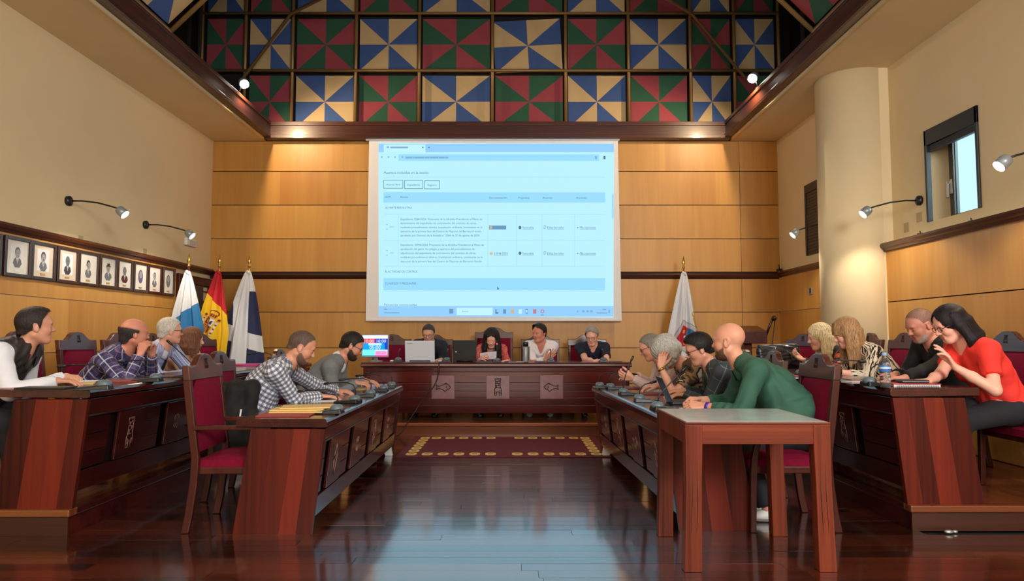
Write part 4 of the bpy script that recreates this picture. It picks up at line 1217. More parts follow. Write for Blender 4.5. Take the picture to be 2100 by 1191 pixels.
class Ell:
    def __init__(s, c, r, M=None):
        s.c = np.array(c, float); s.r = np.array(r, float); s.M = np.eye(3) if M is None else np.array(M, float)
    def bound(s): return s.c, float(s.r.max())
    def dist(s, P):
        q = (P - s.c) @ s.M
        k0 = np.linalg.norm(q / s.r, axis=-1); k1 = np.linalg.norm(q / (s.r ** 2), axis=-1)
        return np.where(k1 > 1e-9, k0 * (k0 - 1) / np.maximum(k1, 1e-9), -s.r.min())

class Half:
    """everything inside a ball that satisfies fn < 0"""
    def __init__(s, c, R_, fn): s.c = np.array(c, float); s.R = R_; s.fn = fn
    def bound(s): return s.c, s.R
    def dist(s, P): return s.fn(P)

def mesh_np(name, Vv, Fq, mats, parent, mi=None, uv=None, org=(0, 0, 0), edge=None):
    me = bpy.data.meshes.new(name)
    nv, nf = len(Vv), len(Fq)
    me.vertices.add(nv); me.vertices.foreach_set('co', (Vv - np.array(org)).astype(np.float32).ravel())
    me.loops.add(nf * 4); me.loops.foreach_set('vertex_index', Fq.astype(np.int32).ravel())
    me.polygons.add(nf); me.polygons.foreach_set('loop_start', (np.arange(nf) * 4).astype(np.int32))
    me.polygons.foreach_set('loop_total', np.full(nf, 4, np.int32))
    me.polygons.foreach_set('use_smooth', np.ones(nf, bool))
    for m in (mats if isinstance(mats, (list, tuple)) else [mats]): me.materials.append(m)
    if mi is not None: me.polygons.foreach_set('material_index', mi.astype(np.int32))
    if uv is not None:
        ul = me.uv_layers.new(name='UVMap')
        ul.data.foreach_set('uv', uv.astype(np.float32).ravel())
    me.update(calc_edges=True)
    if edge is not None:
        at = me.attributes.new('edge', 'FLOAT', 'POINT'); at.data.foreach_set('value', edge.astype(np.float32))
    o = bpy.data.objects.new(name, me)
    link(o, parent)
    return o

def bez(p0, p1, p2, t): return (1 - t) ** 2 * p0 + 2 * t * (1 - t) * p1 + t * t * p2
def dbez(p0, p1, p2, t): return nrm(2 * (1 - t) * (p1 - p0) + 2 * t * (p2 - p1))

def head_rot(yaw, pitch, roll=0):
    m = Matrix.Rotation(R(yaw), 3, 'Z') @ Matrix.Rotation(R(pitch), 3, 'Y') @ Matrix.Rotation(R(roll), 3, 'X')
    return np.array(m)

def ik(S, W, a, b, hint):
    d = W - S; L = np.linalg.norm(d)
    mx = (a + b) * 0.995
    if L > mx: k = L / mx; a *= k; b *= k
    L = min(L, (a + b) * 0.999); u = nrm(d)
    x = (a * a - b * b + L * L) / (2 * L); y = math.sqrt(max(a * a - x * x, 0))
    h = nrm(hint - u * (hint @ u))
    return S + u * x + h * y

def hand_prims(W, d, n, side, curl, s, spread=1.0, thumb_in=0.3):
    """palm, four jointed fingers and a thumb; side +1 right hand, -1 left"""
    d = nrm(np.array(d, float)); n = np.array(n, float); n = nrm(n - d * (n @ d))
    th = nrm(np.cross(d, n)) * side
    out = []
    lat = [.030, .010, -.010, -.028]
    kn = [W + s * (d * .088 + th * lat[0]), W + s * (d * .093 + th * lat[1]), W + s * (d * .088 + th * lat[2]), W + s * (d * .078 + th * lat[3])]
    for i, k in enumerate(kn):
        out.append((Cap(W + s * (d * .012 + th * lat[i] * .55), k, .0135 * s, .0115 * s), .012))
    out.append((Cap(W + s * (d * .03 + th * .02 + n * .006), W + s * (d * .055 + th * .03 + n * .006), .014 * s, .012 * s), .012))
    fl = [(.042, .026, .021), (.046, .030, .023), (.043, .028, .022), (.034, .021, .019)]
    for i in range(4):
        p = kn[i]; a = 0.0
        fd0 = nrm(d + th * lat[i] * 4.0 * spread)
        for j, L in enumerate(fl[i]):
            a += R(curl[i] if isinstance(curl, (list, tuple)) else curl) * (0.8, 1.0, .65)[j]
            dd = fd0 * math.cos(a) + n * math.sin(a)
            q = p + dd * L * s
            out.append((Cap(p, q, (.0102 - .0008 * j) * s, (.0094 - .0010 * j) * s), .0035))
            p = q
    p = W + s * (d * .022 + th * .026 + n * .006)
    td = nrm(th * (.75 - thumb_in) + d * .75 + n * (thumb_in * .9))
    for j, L in enumerate((.044, .034, .027)):
        td = nrm(td + d * .22 * j + n * .10 * j)
        q = p + td * L * s
        out.append((Cap(p, q, (.0135 - .0012 * j) * s, (.0122 - .0014 * j) * s), .006))
        p = q
    return out

SKIN = {}
def skin_mat(key, col):
    if key not in SKIN:
        m, nt, b = new_mat('skin_' + key)
        tc = N(nt, 'ShaderNodeTexCoord'); nz = N(nt, 'ShaderNodeTexNoise'); nz.inputs['Scale'].default_value = 14; nz.inputs['Detail'].default_value = 3
        nt.links.new(tc.outputs['Object'], nz.inputs['Vector'])
        c = rgb(*col)
        c = (min(1, c[0] * 1.30), c[1] * 1.34, c[2] * 1.36, 1)
        rp = ramp(nt, [(.35, (c[0] * .97, c[1] * .91, c[2] * .90, 1)), (.7, (min(1, c[0] * 1.03), c[1] * 1.03, c[2] * 1.02, 1))])
        nt.links.new(nz.outputs['Fac'], rp.inputs[0]); nt.links.new(rp.outputs[0], b.inputs['Base Color'])
        b.inputs['Roughness'].default_value = 0.48
        lip = simple('lip_' + key, (c[0] * .78, c[1] * .52, c[2] * .52, 1), 0.45)
        SKIN[key] = (m, lip)
    return SKIN[key]

M_eyew = simple('eye_white', rgb(222, 216, 210), 0.2); M_iris = simple('eye_iris', rgb(46, 30, 22), 0.15)
HAIRM = {}
def hair_mat(col, streak=0.35, fade=0.0, dens=1.0):
    """fade: width over which the hair thins out towards its border"""
    k = (col, streak, fade, dens)
    if k not in HAIRM:
        m, nt, b = new_mat('hair')
        tc = N(nt, 'ShaderNodeTexCoord'); mp = N(nt, 'ShaderNodeMapping'); mp.inputs['Scale'].default_value = (140, 140, 14)
        nz = N(nt, 'ShaderNodeTexNoise'); nz.inputs['Scale'].default_value = 1.0; nz.inputs['Detail'].default_value = 3; nz.inputs['Distortion'].default_value = 0.6
        nt.links.new(tc.outputs['Object'], mp.inputs[0]); nt.links.new(mp.outputs[0], nz.inputs['Vector'])
        c = rgb(*col)
        rp = ramp(nt, [(.3, tuple(x * (1 - streak) for x in c[:3]) + (1,)), (.7, tuple(min(1, x * (1 + streak)) for x in c[:3]) + (1,))])
        nt.links.new(nz.outputs['Fac'], rp.inputs[0]); nt.links.new(rp.outputs[0], b.inputs['Base Color'])
        b.inputs['Roughness'].default_value = 0.6; b.inputs['Specular IOR Level'].default_value = 0.3
        bp = N(nt, 'ShaderNodeBump'); bp.inputs['Strength'].default_value = 0.6; bp.inputs['Distance'].default_value = 0.003
        nt.links.new(nz.outputs['Fac'], bp.inputs['Height']); nt.links.new(bp.outputs[0], b.inputs['Normal'])
        if fade > 0:
            at = N(nt, 'ShaderNodeAttribute'); at.attribute_name = 'edge'
            n2 = N(nt, 'ShaderNodeTexNoise'); n2.inputs['Scale'].default_value = 330; n2.inputs['Detail'].default_value = 1
            nt.links.new(tc.outputs['Object'], n2.inputs['Vector'])
            mr_ = N(nt, 'ShaderNodeMapRange'); mr_.inputs[1].default_value = 0.0; mr_.inputs[2].default_value = fade; mr_.inputs[4].default_value = dens
            nt.links.new(at.outputs['Fac'], mr_.inputs[0])
            a2 = N(nt, 'ShaderNodeMath', operation='SUBTRACT'); nt.links.new(mr_.outputs[0], a2.inputs[0]); nt.links.new(n2.outputs['Fac'], a2.inputs[1])
            a3 = N(nt, 'ShaderNodeMath', operation='MULTIPLY_ADD'); nt.links.new(a2.outputs[0], a3.inputs[0]); a3.inputs[1].default_value = 3.0; a3.inputs[2].default_value = 0.62; a3.use_clamp = True
            nt.links.new(a3.outputs[0], b.inputs['Alpha'])
        HAIRM[k] = m
    return HAIRM[k]

def head_prims(s, female=False, jaw=1.0, fat=0.0):
    """in head coordinates: +x ahead, +z up, eyes at z = 0"""
    j = jaw * (0.93 if female else 1.0)
    A = []
    A.append((Ell((-.012, 0, .034), (.098, .077, .089)), .02))
    A.append((Ell((.020, 0, .010), (.070, .066, .080)), .03))
    A.append((Ell((.030, 0, -.052), (.056 * j, (.054 + fat) * j, .060)), .03))
    A.append((Cap((.066 * j, -.010, -.098), (.066 * j, .010, -.098), .019 * j), .03))
    for e in (-1, 1):
        A.append((Ell((.050, e * .036, -.028), (.032, .025 + fat * .5, .030)), .02))
        A.append((Cap((-.012, e * .055 * j, -.058), (.050, e * .026 * j, -.096), .018, .015), .03))
    A.append((Cap((.078, -.034, .020), (.078, .034, .020), .0125), .02))
    A.append((Cap((.084, 0, .012), (.103, 0, -.026), .0085, .0115), .012))
    A.append((Ell((.101, 0, -.030), (.0135, .0125, .0105)), .008))
    for e in (-1, 1): A.append((Ell((.092, e * .013, -.033), (.010, .0075, .008)), .006))
    A.append((Cap((.0795, -.017, -.058), (.0795, .017, -.058), .0082), .010))
    A.append((Cap((.0785, -.015, -.071), (.0785, .015, -.071), .0082), .010))
    S_ = []
    for e in (-1, 1): S_.append((Ell((.098, e * .032, .000), (.020, .019, .012)), .012))
    S_.append((Cap((.0905, -.020, -.0645), (.0905, .020, -.0645), .0022), .004))
    E = []
    for e in (-1, 1):
        E.append((Ell((.0735, e * .032, .000), (.0155, .0165, .0125)), .004))
        m = np.array(Matrix.Rotation(R(e * 22), 3, 'Z') @ Matrix.Rotation(R(-14), 3, 'Y'))
        E.append((Ell((-.012, e * .078, -.010), (.020, .0075, .032), m), .006))
        E.append((Cap((-.022, e * .085, .010), (-.020, e * .082, -.022), .0055, .004), .004))
        E.append((Cap((.004, e * .080, .012), (-.020, e * .087, .018), .0045), .004))
    sc = lambda L: [(p, k) for p, k in L]
    return A, S_, E

def xform(prim, O, M, s):
    T = lambda p: O + (M @ (np.array(p) * s))
    if isinstance(prim, Cap): return type(prim)(T(prim.a), T(prim.b), prim.r1 * s, prim.r2 * s)
    return Ell(T(prim.c), prim.r * s, M @ prim.M)

def hairline(x, z_front=.072, side=-.004, back=-.085):
    return np.interp(x, [-.12, -.07, -.03, -.012, .016, .030, .060, .080, .11], [back, back, back * .62, side * .5, side, .030, z_front - .012, z_front, z_front + .004])

def person(label, hip, yaw, head, gaze, rw, rd, rn, lw, ld, ln, skin=(196, 146, 118), skey='a', hair='short', hcol=(40, 30, 26), top=None, scale=1.0,
           sleeves='long', neck='collar', collar=None, rcurl=28, lcurl=28, rhint=None, lhint=None, female=False, belly=0.0, width=1.0, beard=None, glasses=None,
           trousers=None, fine=0.0045, shoes=None, vest=None, hair_kw={}, jaw=1.0, fat=0.0, tie=None, jacket=None, brow=None, extra=None, twist=0.0, roll_thigh=0.0, sleeve_t=None, feet=None, foot_z=0.0, bulge=0.05, watch=None, thumb=0.3, buttons=None, hem_z=0.0):
    hip = np.array(hip, float); head = np.array(head, float); s = scale
    root = thing('person', label, 'person', (hip[0], hip[1], foot_z), 0)
    org = (hip[0], hip[1], foot_z)
    Fd = V3(math.cos(R(yaw)), math.sin(R(yaw)), 0); Up = V3(0, 0, 1)
    Lf = V3(-Fd[1], Fd[0], 0)
    HM = head_rot(*gaze); hu = HM[:, 2]
    axis = nrm(nrm(head - hip) * .75 + hu * .45)
    Nb = head + HM @ V3(-.022, 0, -.05) * s - axis * .105 * s
    mid = hip + (Nb - hip) * .5 - Fd * bulge + Up * .05
    sp = lambda t: bez(hip, mid, Nb, t)
    tn = lambda t: dbez(hip, mid, Nb, t)
    Lt = nrm(Lf * math.cos(R(twist)) - Fd * math.sin(R(twist)))
    def frame(t):
        T = tn(t); l = nrm(Lf * (1 - t) + Lt * t); l = nrm(l - T * (l @ T)); f = np.cross(l, T)
        return np.stack([f, l, T], 1)
    wd = width * s
    tors = []
    for t, off, r in ((.03, .01, (.125, .172, .125)), (.26, .015, (.118 + belly, .156 * (0.94 if female else 1.02) + belly * .5, .14)), (.56, .008, (.118 + belly * .4, .160, .16)), (.80, -.004, (.100, .165, .10))):
        M = frame(t)
        tors.append((Ell(sp(t) + M[:, 0] * off, np.array(r) * V3(s, wd, s), M), .06))
    if female:
        M = frame(.60)
        for e in (-1, 1): tors.append((Ell(sp(.60) + M[:, 0] * .085 * s + M[:, 1] * e * .075 * s, (.062 * s, .062 * s, .06 * s), M), .04))
    M = frame(.86)
    shw = (.142 if female else .166) * wd
    Sh = {}
    for e, k in ((-1, 'r'), (1, 'l')):
        p = sp(.86) + M[:, 1] * e * shw + M[:, 2] * .012 - M[:, 0] * .004
        Sh[k] = p
        tors.append((Cap(sp(.99) + M[:, 1] * e * .03 - M[:, 0] * .01, p, .052 * s, .060 * s), .05))
    neckc = (Cap(Nb - axis * .03, head + HM @ V3(-.018, 0, -.055) * s, (.050 if female else .058) * s, (.048 if female else .055) * s), .03)
    arms = {}; hands = {}
    la, lb = .285 * s, .255 * s
    for k, W, dr, nr, hint, cu, e in (('r', rw, rd, rn, rhint, rcurl, -1), ('l', lw, ld, ln, lhint, lcurl, 1)):
        W = np.array(W, float)
        h = np.array(hint, float) if hint is not None else (-Up * .8 + Lf * e * .5 - Fd * .25)
        E_ = ik(Sh[k], W, la, lb, h)
        fs_ = .88 if female else 1.0
        arms[k] = (Sh[k], E_, W)
        hands[k] = hand_prims(W, dr, nr, 1 if k == 'r' else -1, cu, s * (.94 if female else 1.02), thumb_in=thumb)
        arms[k + 'p'] = [(Cap(Sh[k], E_, .054 * s * fs_, .041 * s * fs_), .03), (Cap(E_, W + (E_ - W) * .45, .042 * s * fs_, .037 * s * fs_), .02), (Cap(W + (E_ - W) * .45, W, .037 * s * fs_, .0255 * s * fs_), .02)]
    # legs
    Kn = {}; legs = []
    for e, k in ((-1, 'r'), (1, 'l')):
        hj = hip + Lf * e * .085 * s
        kn = hj + Fd * .40 * s + Lf * e * (.05 + roll_thigh); kn[2] = foot_z + .50
        an = kn + Fd * (feet or .03); an[2] = foot_z + .085
        Kn[k] = (hj, kn, an)
        legs += [(Cap(hj, kn, .082 * s, .058 * s), .05), (Cap(kn, kn + (an - kn) * .4, .055 * s, .053 * s), .03), (Cap(kn + (an - kn) * .4, an, .053 * s, .034 * s), .03)]
    allp = tors + [neckc] + arms['rp'] + arms['lp'] + legs
    lo = np.min([p.bound()[0] - p.bound()[1] for p, _ in allp], 0) - .04; hi = np.max([p.bound()[0] + p.bound()[1] for p, _ in allp], 0) + .04
    skm, lipm = skin_mat(skey, skin)
    Vs, Fs, Ms = [], [], []
    def addm(Vv, Fq, mi):
        o = sum(len(v) for v in Vs); Vs.append(Vv); Fs.append(Fq + o); Ms.append(mi)
    f = Field(lo, hi, .0125 if sleeves == 'long' else .0105)
    for p, k in allp: f.put(p, k)
    Vv, Fq = f.mesh(); addm(Vv, Fq, np.zeros(len(Fq), int))
    # head
    A, S_, E_ = head_prims(1, female, jaw, fat)
    f = Field(head - .175 * s, head + .175 * s, fine)
    for p, k in A: f.put(xform(p, head, HM, s), k * s)
    f.put(neckc[0], .03)
    for p, k in S_: f.put(xform(p, head, HM, s), k * s, sub=True)
    for p, k in E_: f.put(xform(p, head, HM, s), k * s)
    for e in (-1, 1):
        zz = -.0005 if gaze[1] <= 18 else -.0035
        f.put(xform(Cap((.0935, e * .023, zz), (.0905, e * .041, zz), .0062 if gaze[1] <= 18 else .004), head, HM, s), .002, sub=True)
    Vv, Fq = f.mesh()
    fc = ((Vv[Fq].mean(1) - head) @ HM) / s
    lip = (fc[:, 0] > .074) & (np.abs(fc[:, 1]) < .024) & ((((fc[:, 1]) / .024) ** 2 + ((fc[:, 2] + .0645) / .0135) ** 2) < 1)
    addm(Vv, Fq, lip.astype(int))
    for k in 'rl':
        Sx, Ex, Wx = arms[k]
        b = [p.bound() for p, _ in hands[k]]
        lo_ = np.min([c - r for c, r in b] + [Wx - .05], 0) - .012; hi_ = np.max([c + r for c, r in b] + [Wx + .05], 0) + .012
        f = Field(lo_, hi_, min(fine, .0048))
        f.put(Cap(Wx + nrm(Ex - Wx) * .045, Wx, .028 * s * (.88 if female else 1), .0255 * s * (.88 if female else 1)), .012)
        for p, kk in hands[k]: f.put(p, kk * s)
        Vv, Fq = f.mesh(); addm(Vv, Fq, np.zeros(len(Fq), int))
    mesh_np('body', np.concatenate(Vs), np.concatenate(Fs), [skm, lipm], root, np.concatenate(Ms), org=org)
    T = lambda p: Vector(head + HM @ (np.array(p) * s)) - Vector(org)
    # eyes and brows
    for e in (-1, 1):
        lid = gaze[1] > 18
        b = MB().ell(T((.0762, e * .032, -.0005 if not lid else -.0035)), (.0128 * s, .0128 * s, .0098 * s), 12, 0)
        g = T((.0872, e * .032, -.0005 if not lid else -.0065))
        b.ell(g, (.0030 * s, .0050 * s, .0052 * s), 8, 1, rot=Matrix(HM.tolist()))
        b.build('eye', [M_eyew, M_iris], root, recalc=False)
        b = MB().tube([T((.0885, e * .014, .0165)), T((.0885, e * .028, .0215)), T((.0795, e * .044, .0185)), T((.072, e * .052, .0135))], [.0025 * s, .0042 * s, .0034 * s, .0012 * s], 6)
        b.build('eyebrow', hair_mat(brow or (tuple(int(c * .8) for c in hcol) if hcol[0] < 120 else (110, 96, 84))), root)
    # hair
    if hair:
        build_hair(hair, root, head, HM, s, hcol, org, fine, hair_kw, female)
    if beard:
        f = Field(head - .16 * s, head + .16 * s, fine)
        for p, k in A[2:6] + A[6:7]: f.put(xform(p, head, HM, s), k * s, off=beard[1] * s)
        f.put(xform(Ell((.03, 0, -.06), (.058 * jaw, (.056 + fat) * jaw, .062)), head, HM, s), .02, off=beard[1] * s)
        def cutb(P):
            q = ((P - head) @ HM) / s
            zt = np.interp(q[..., 0], [-.04, -.005, .02, .05, .075, .09], [-.004, -.004, -.026, -.050, -.047, -.046])
            c1 = q[..., 2] - zt
            c2 = -.018 - q[..., 0]
            lipd = .012 - np.sqrt(((q[..., 1]) / 2.0) ** 2 + (q[..., 2] + .0655) ** 2)
            lipd = np.where(q[..., 0] > .055, lipd, -1)
            return np.maximum(np.maximum(c1, c2), lipd) * s
        f.cut(cutb)
        Vv, Fq = f.mesh()
        if len(Fq): mesh_np('beard', Vv, Fq, hair_mat(beard[0], .3, .024 * s, beard[2] if len(beard) > 2 else 1.0), root, org=org, edge=-cutb(Vv))
    if glasses:
        b = MB()
        for e in (-1, 1):
            rim = []
            for k in range(17):
                a = 2 * math.pi * k / 16
                cx, cz = math.cos(a), math.sin(a)
                cx = math.copysign(abs(cx) ** .6, cx); cz = math.copysign(abs(cz) ** .6, cz)
                rim.append(T((.1005 - .006 * abs(cx), e * (.033 + .0235 * cx), -.002 + .0155 * cz)))
            b.tube(rim, .0021 * s, 6, cap=False)
            b.tube([T((.094, e * .056, .004)), T((.07, e * .071, .006)), T((-.01, e * .085, .008)), T((-.03, e * .085, -.006))], .0019 * s, 6)
        b.tube([T((.101, -.0105, .003)), T((.106, 0, .006)), T((.101, .0105, .003))], .002 * s, 6)
        b.build('glasses', glasses, root)
    # ---- clothes
    mats_top = top if top is not None else simple('plain_cloth', rgb(120, 120, 120), .85)
    G = []
    st = sleeve_t if sleeve_t is not None else (.93 if sleeves == 'long' else .0)
    def garment(name, mat, off, arm_long, prims, nk_r, vneck, h, low=-.11, arm_t=.62, holes=False, open_front=None, fold=.0034):
        f = Field(lo - .03, hi + .03, h)
        uvp = []
        for p, k in prims: f.put(p, k, off=off)
        for t in (.03, .26, .56, .80): uvp.append(('t', t))
        if arm_long is not None:
            for k in 'rl':
                Sx, Ex, Wx = arms[k]
                fs_ = .88 if female else 1.0
                if arm_long:
                    f.put(Cap(Sx, Ex, .056 * s * fs_, .046 * s * fs_), .035, off=off)
                    f.put(CutCap(Ex, Ex + (Wx - Ex) * st, .047 * s * fs_, .034 * s * fs_), .022, off=off * .9)
                else:
                    f.put(CutCap(Sx, Sx + (Ex - Sx) * arm_t, .058 * s * fs_, .056 * s * fs_), .035, off=off)
        # folds
        P0, P1, P2 = np.meshgrid(*f.ax, indexing='ij', sparse=True)
        q = (P0 * Fd[0] + P1 * Fd[1]); w_ = (P0 * Lf[0] + P1 * Lf[1])
        ph = hip[0] * 3.1 + hip[1] * 1.7
        f.D += (fold * np.sin(34 * P2 + 9 * np.sin(11 * q + ph) + 7 * np.sin(9 * w_ + ph * 2)) * (0.5 + .5 * np.sin(7 * w_ + 5 * P2 + ph)) + fold * .5 * np.sin(61 * P2 + 31 * q + 12 * np.sin(8 * w_))).astype(np.float32)
        # neck hole
        na = nrm(head + HM @ V3(-.018, 0, -.055) * s - Nb)
        Mx = frame(.9)
        f.put(Cap(Nb + na * .028, Nb + na * .30, nk_r, nk_r * 1.25), .012, sub=True)
        if vneck: f.put(Cap(Nb + na * .02 + Mx[:, 0] * .05, Nb - Mx[:, 2] * vneck + Mx[:, 0] * (.16 + .0), nk_r * .62, .006), .012, sub=True)
        base = hip + Up * low
        cutz = base[2]
        f.cut(lambda P: np.broadcast_to(cutz - P[..., 2], P.shape[:3]))
        if holes:
            for k in 'rl':
                Sx, Ex, Wx = arms[k]
                e = -1 if k == 'r' else 1
                f.put(Ell(Sx + M[:, 1] * e * .03 - Up * .02, (.09, .075, .115), frame(.8)), .01, sub=True)
        Vv, Fq = f.mesh()
        if len(Fq) == 0: return None
        # cloth coordinates: along the limb and around it
        best = np.full(len(Vv), 9.0); U_ = np.zeros(len(Vv)); A_ = np.zeros(len(Vv)); Rr = np.ones(len(Vv))
        rel_ = Vv - hip; 
        ts = np.clip((rel_ @ nrm(Nb - hip)) / np.linalg.norm(Nb - hip), 0, 1.1)
        cx = bez(hip[None], mid[None], Nb[None], np.clip(ts, 0, 1)[:, None])
        v = Vv - cx
        ang = np.arctan2(v @ Lf, v @ Fd)
        best = np.linalg.norm(v, axis=1) - .155; U_ = ts * np.linalg.norm(Nb - hip); A_ = ang; Rr[:] = .17
        if arm_long is not None:
            for k in 'rl':
                Sx, Ex, Wx = arms[k]; e = -1 if k == 'r' else 1
                for (a, b_, r0, u0) in ((Sx, Ex, .055, 0), (Ex, Wx, .042, la)):
                    dd = b_ - a; t = ((Vv - a) @ dd) / (dd @ dd)
                    tc = np.clip(t, 0, 1); d = np.linalg.norm(Vv - a - tc[:, None] * dd, axis=1) - r0
                    out = Lf * e; out = nrm(out - nrm(dd) * (out @ nrm(dd))); o2 = np.cross(nrm(dd), out)
                    w2 = Vv - a - t[:, None] * dd
                    m = (d < best - .004)
                    best[m] = d[m]; U_[m] = (u0 + t * np.linalg.norm(dd))[m] + 3.0; A_[m] = np.arctan2(w2 @ o2, w2 @ out)[m]; Rr[m] = .058
        a4 = A_[Fq]; jump = (a4.max(1) - a4.min(1)) > 3.3
        a4 = np.where(jump[:, None] & (a4 < 0), a4 + 2 * math.pi, a4)
        uv = np.stack([a4 * Rr[Fq].mean(1)[:, None], U_[Fq]], -1)
        return mesh_np(name, Vv, Fq, mat, root, uv=uv, org=org)
    nr = {'collar': .066, 'crew': .070, 'scoop': .092, 'v': .070, 'polo': .066}[neck] * s * (.92 if female else 1)
    vn = {'collar': .05, 'crew': 0, 'scoop': .05, 'v': .115, 'polo': .07}[neck]
    gh = .0095
    garment('shirt' if jacket is None else 'shirt', mats_top, .011, (sleeves == 'long') if jacket is None else None, tors, nr, vn, gh, arm_t=.62 if sleeves == 'short' else .45, low=hem_z - .11)
    if jacket is not None:
        garment('jacket', jacket, .024, True, tors, nr * 1.12, .24, gh)
    if vest is not None:
        garment('vest', vest, .030, None, tors, nr * 1.0, .06, gh, holes=True, fold=.006)
    # collar: a folded band round the neck
    if collar is not None:
        na = nrm(head + HM @ V3(-.018, 0, -.055) * s - Nb); na = nrm(na + tn(.95))
        fx = nrm(Fd - na * (Fd @ na)); ly = np.cross(na, fx)
        gap = R(28 if neck in ('collar', 'polo') else 44)
        n = 30; vs = []; fs = []
        prf = [(.064, -.012), (.062, .018), (.066, .030), (.074, .026), (.086, .0), (.094, -.022)]
        big = 1.0 if vest is None else 1.18
        for i in range(n + 1):
            a = gap + (2 * math.pi - 2 * gap) * i / n
            fr_ = 1 - abs(i / n * 2 - 1)
            for j, (r_, z_) in enumerate(prf):
                zz = z_ * (1.0 + .0 * fr_) - .026 * (1 + math.cos(a)) * .5 * (1 + .25 * j) * (1.3 if neck != 'v' else 2.0) + .012
                if vest is not None: zz += .012
                rr_ = r_ * s * (.9 if female else 1) * big
                vs.append(tuple(Nb + na * zz * s + fx * (rr_ * math.cos(a) * 1.05 + .004) + ly * (rr_ * math.sin(a)) - np.array(org)))
        m_ = len(prf)
        for i in range(n):
            for j in range(m_ - 1): fs.append((i * m_ + j, i * m_ + j + 1, (i + 1) * m_ + j + 1, (i + 1) * m_ + j))
        b = MB().add(vs, fs, 0, True)
        o = b.build('collar', collar, root, recalc=False)
        md = o.modifiers.new('thick', 'SOLIDIFY'); md.thickness = .004; md.offset = 1
    if tie is not None:
        Mx = frame(.8)
        k0 = Nb + frame(.95)[:, 0] * .066 - frame(.95)[:, 2] * .006
        pts = [k0] + [sp(t) + frame(t)[:, 0] * d for t, d in ((.84, .125), (.70, .142), (.55, .148), (.40, .152))]
        b = MB().tube([tuple(p - np.array(org)) for p in pts], [.016, .017, .026, .03, .03], 8, flat=.5)
        b.build('tie', tie, root)
    # trousers and shoes
    trm = trousers or simple('trouser_dark', rgb(28, 30, 38), .85)
    f = Field(lo - .03, hi + .03, .015)
    f.put(tors[0][0], .05, off=.012)
    for k in 'rl':
        hj, kn, an = Kn[k]
        f.put(Cap(hj, kn, .084 * s, .062 * s), .05, off=.012); f.put(CutCap(kn, kn + (an - kn) * .93, .061 * s, .050 * s), .03, off=.010)
    f.cut(lambda P: np.broadcast_to(P[..., 2] - (hip[2] + .06), P.shape[:3]))
    Vv, Fq = f.mesh(); mesh_np('trousers', Vv, Fq, trm, root, org=org)
    for k in 'rl':
        hj, kn, an = Kn[k]
        fz = foot_z
        b = MB(); prof = [(-.075, .034, .075), (-.05, .04, .085), (0, .043, .082), (.06, .045, .062), (.12, .048, .05), (.165, .042, .042), (.19, .022, .03)]
        vs = []; nn = 12
        for x_, w_, h_ in prof:
            for q in range(nn):
                a = 2 * math.pi * q / nn
                p = V3(an[0], an[1], fz) + Fd * x_ + Lf * (w_ * math.cos(a)) + Up * (.003 + h_ * (.5 + .5 * math.sin(a)))
                vs.append(tuple(p - np.array(org)))
        fs = [(i * nn + q, i * nn + (q + 1) % nn, (i + 1) * nn + (q + 1) % nn, (i + 1) * nn + q) for i in range(len(prof) - 1) for q in range(nn)]
        b.add(vs, fs, 0, True)
        b.f.append(tuple(range(nn - 1, -1, -1))); b.m.append(0); b.s.append(False)
        b.f.append(tuple((len(prof) - 1) * nn + q for q in range(nn))); b.m.append(0); b.s.append(False)
        b.build('shoe', shoes or M_black, root)
    if watch:
        k, col = watch
        Sx, Ex, Wx = arms[k]
        c = Wx + nrm(Ex - Wx) * .022; ax = nrm(Ex - Wx)
        Mq = Matrix.Translation(Vector(c) - Vector(org)) @ Vector(ax).to_track_quat('Z', 'Y').to_matrix().to_4x4()
        MB().lathe([(.0265 * s, -.011), (.031 * s, -.011), (.031 * s, .011), (.0265 * s, .011)], 18, M=Mq).build('wristband', col, root)
    return dict(root=root, arms=arms, sp=sp, frame=frame, Nb=Nb, head=head, HM=HM, org=org, s=s)

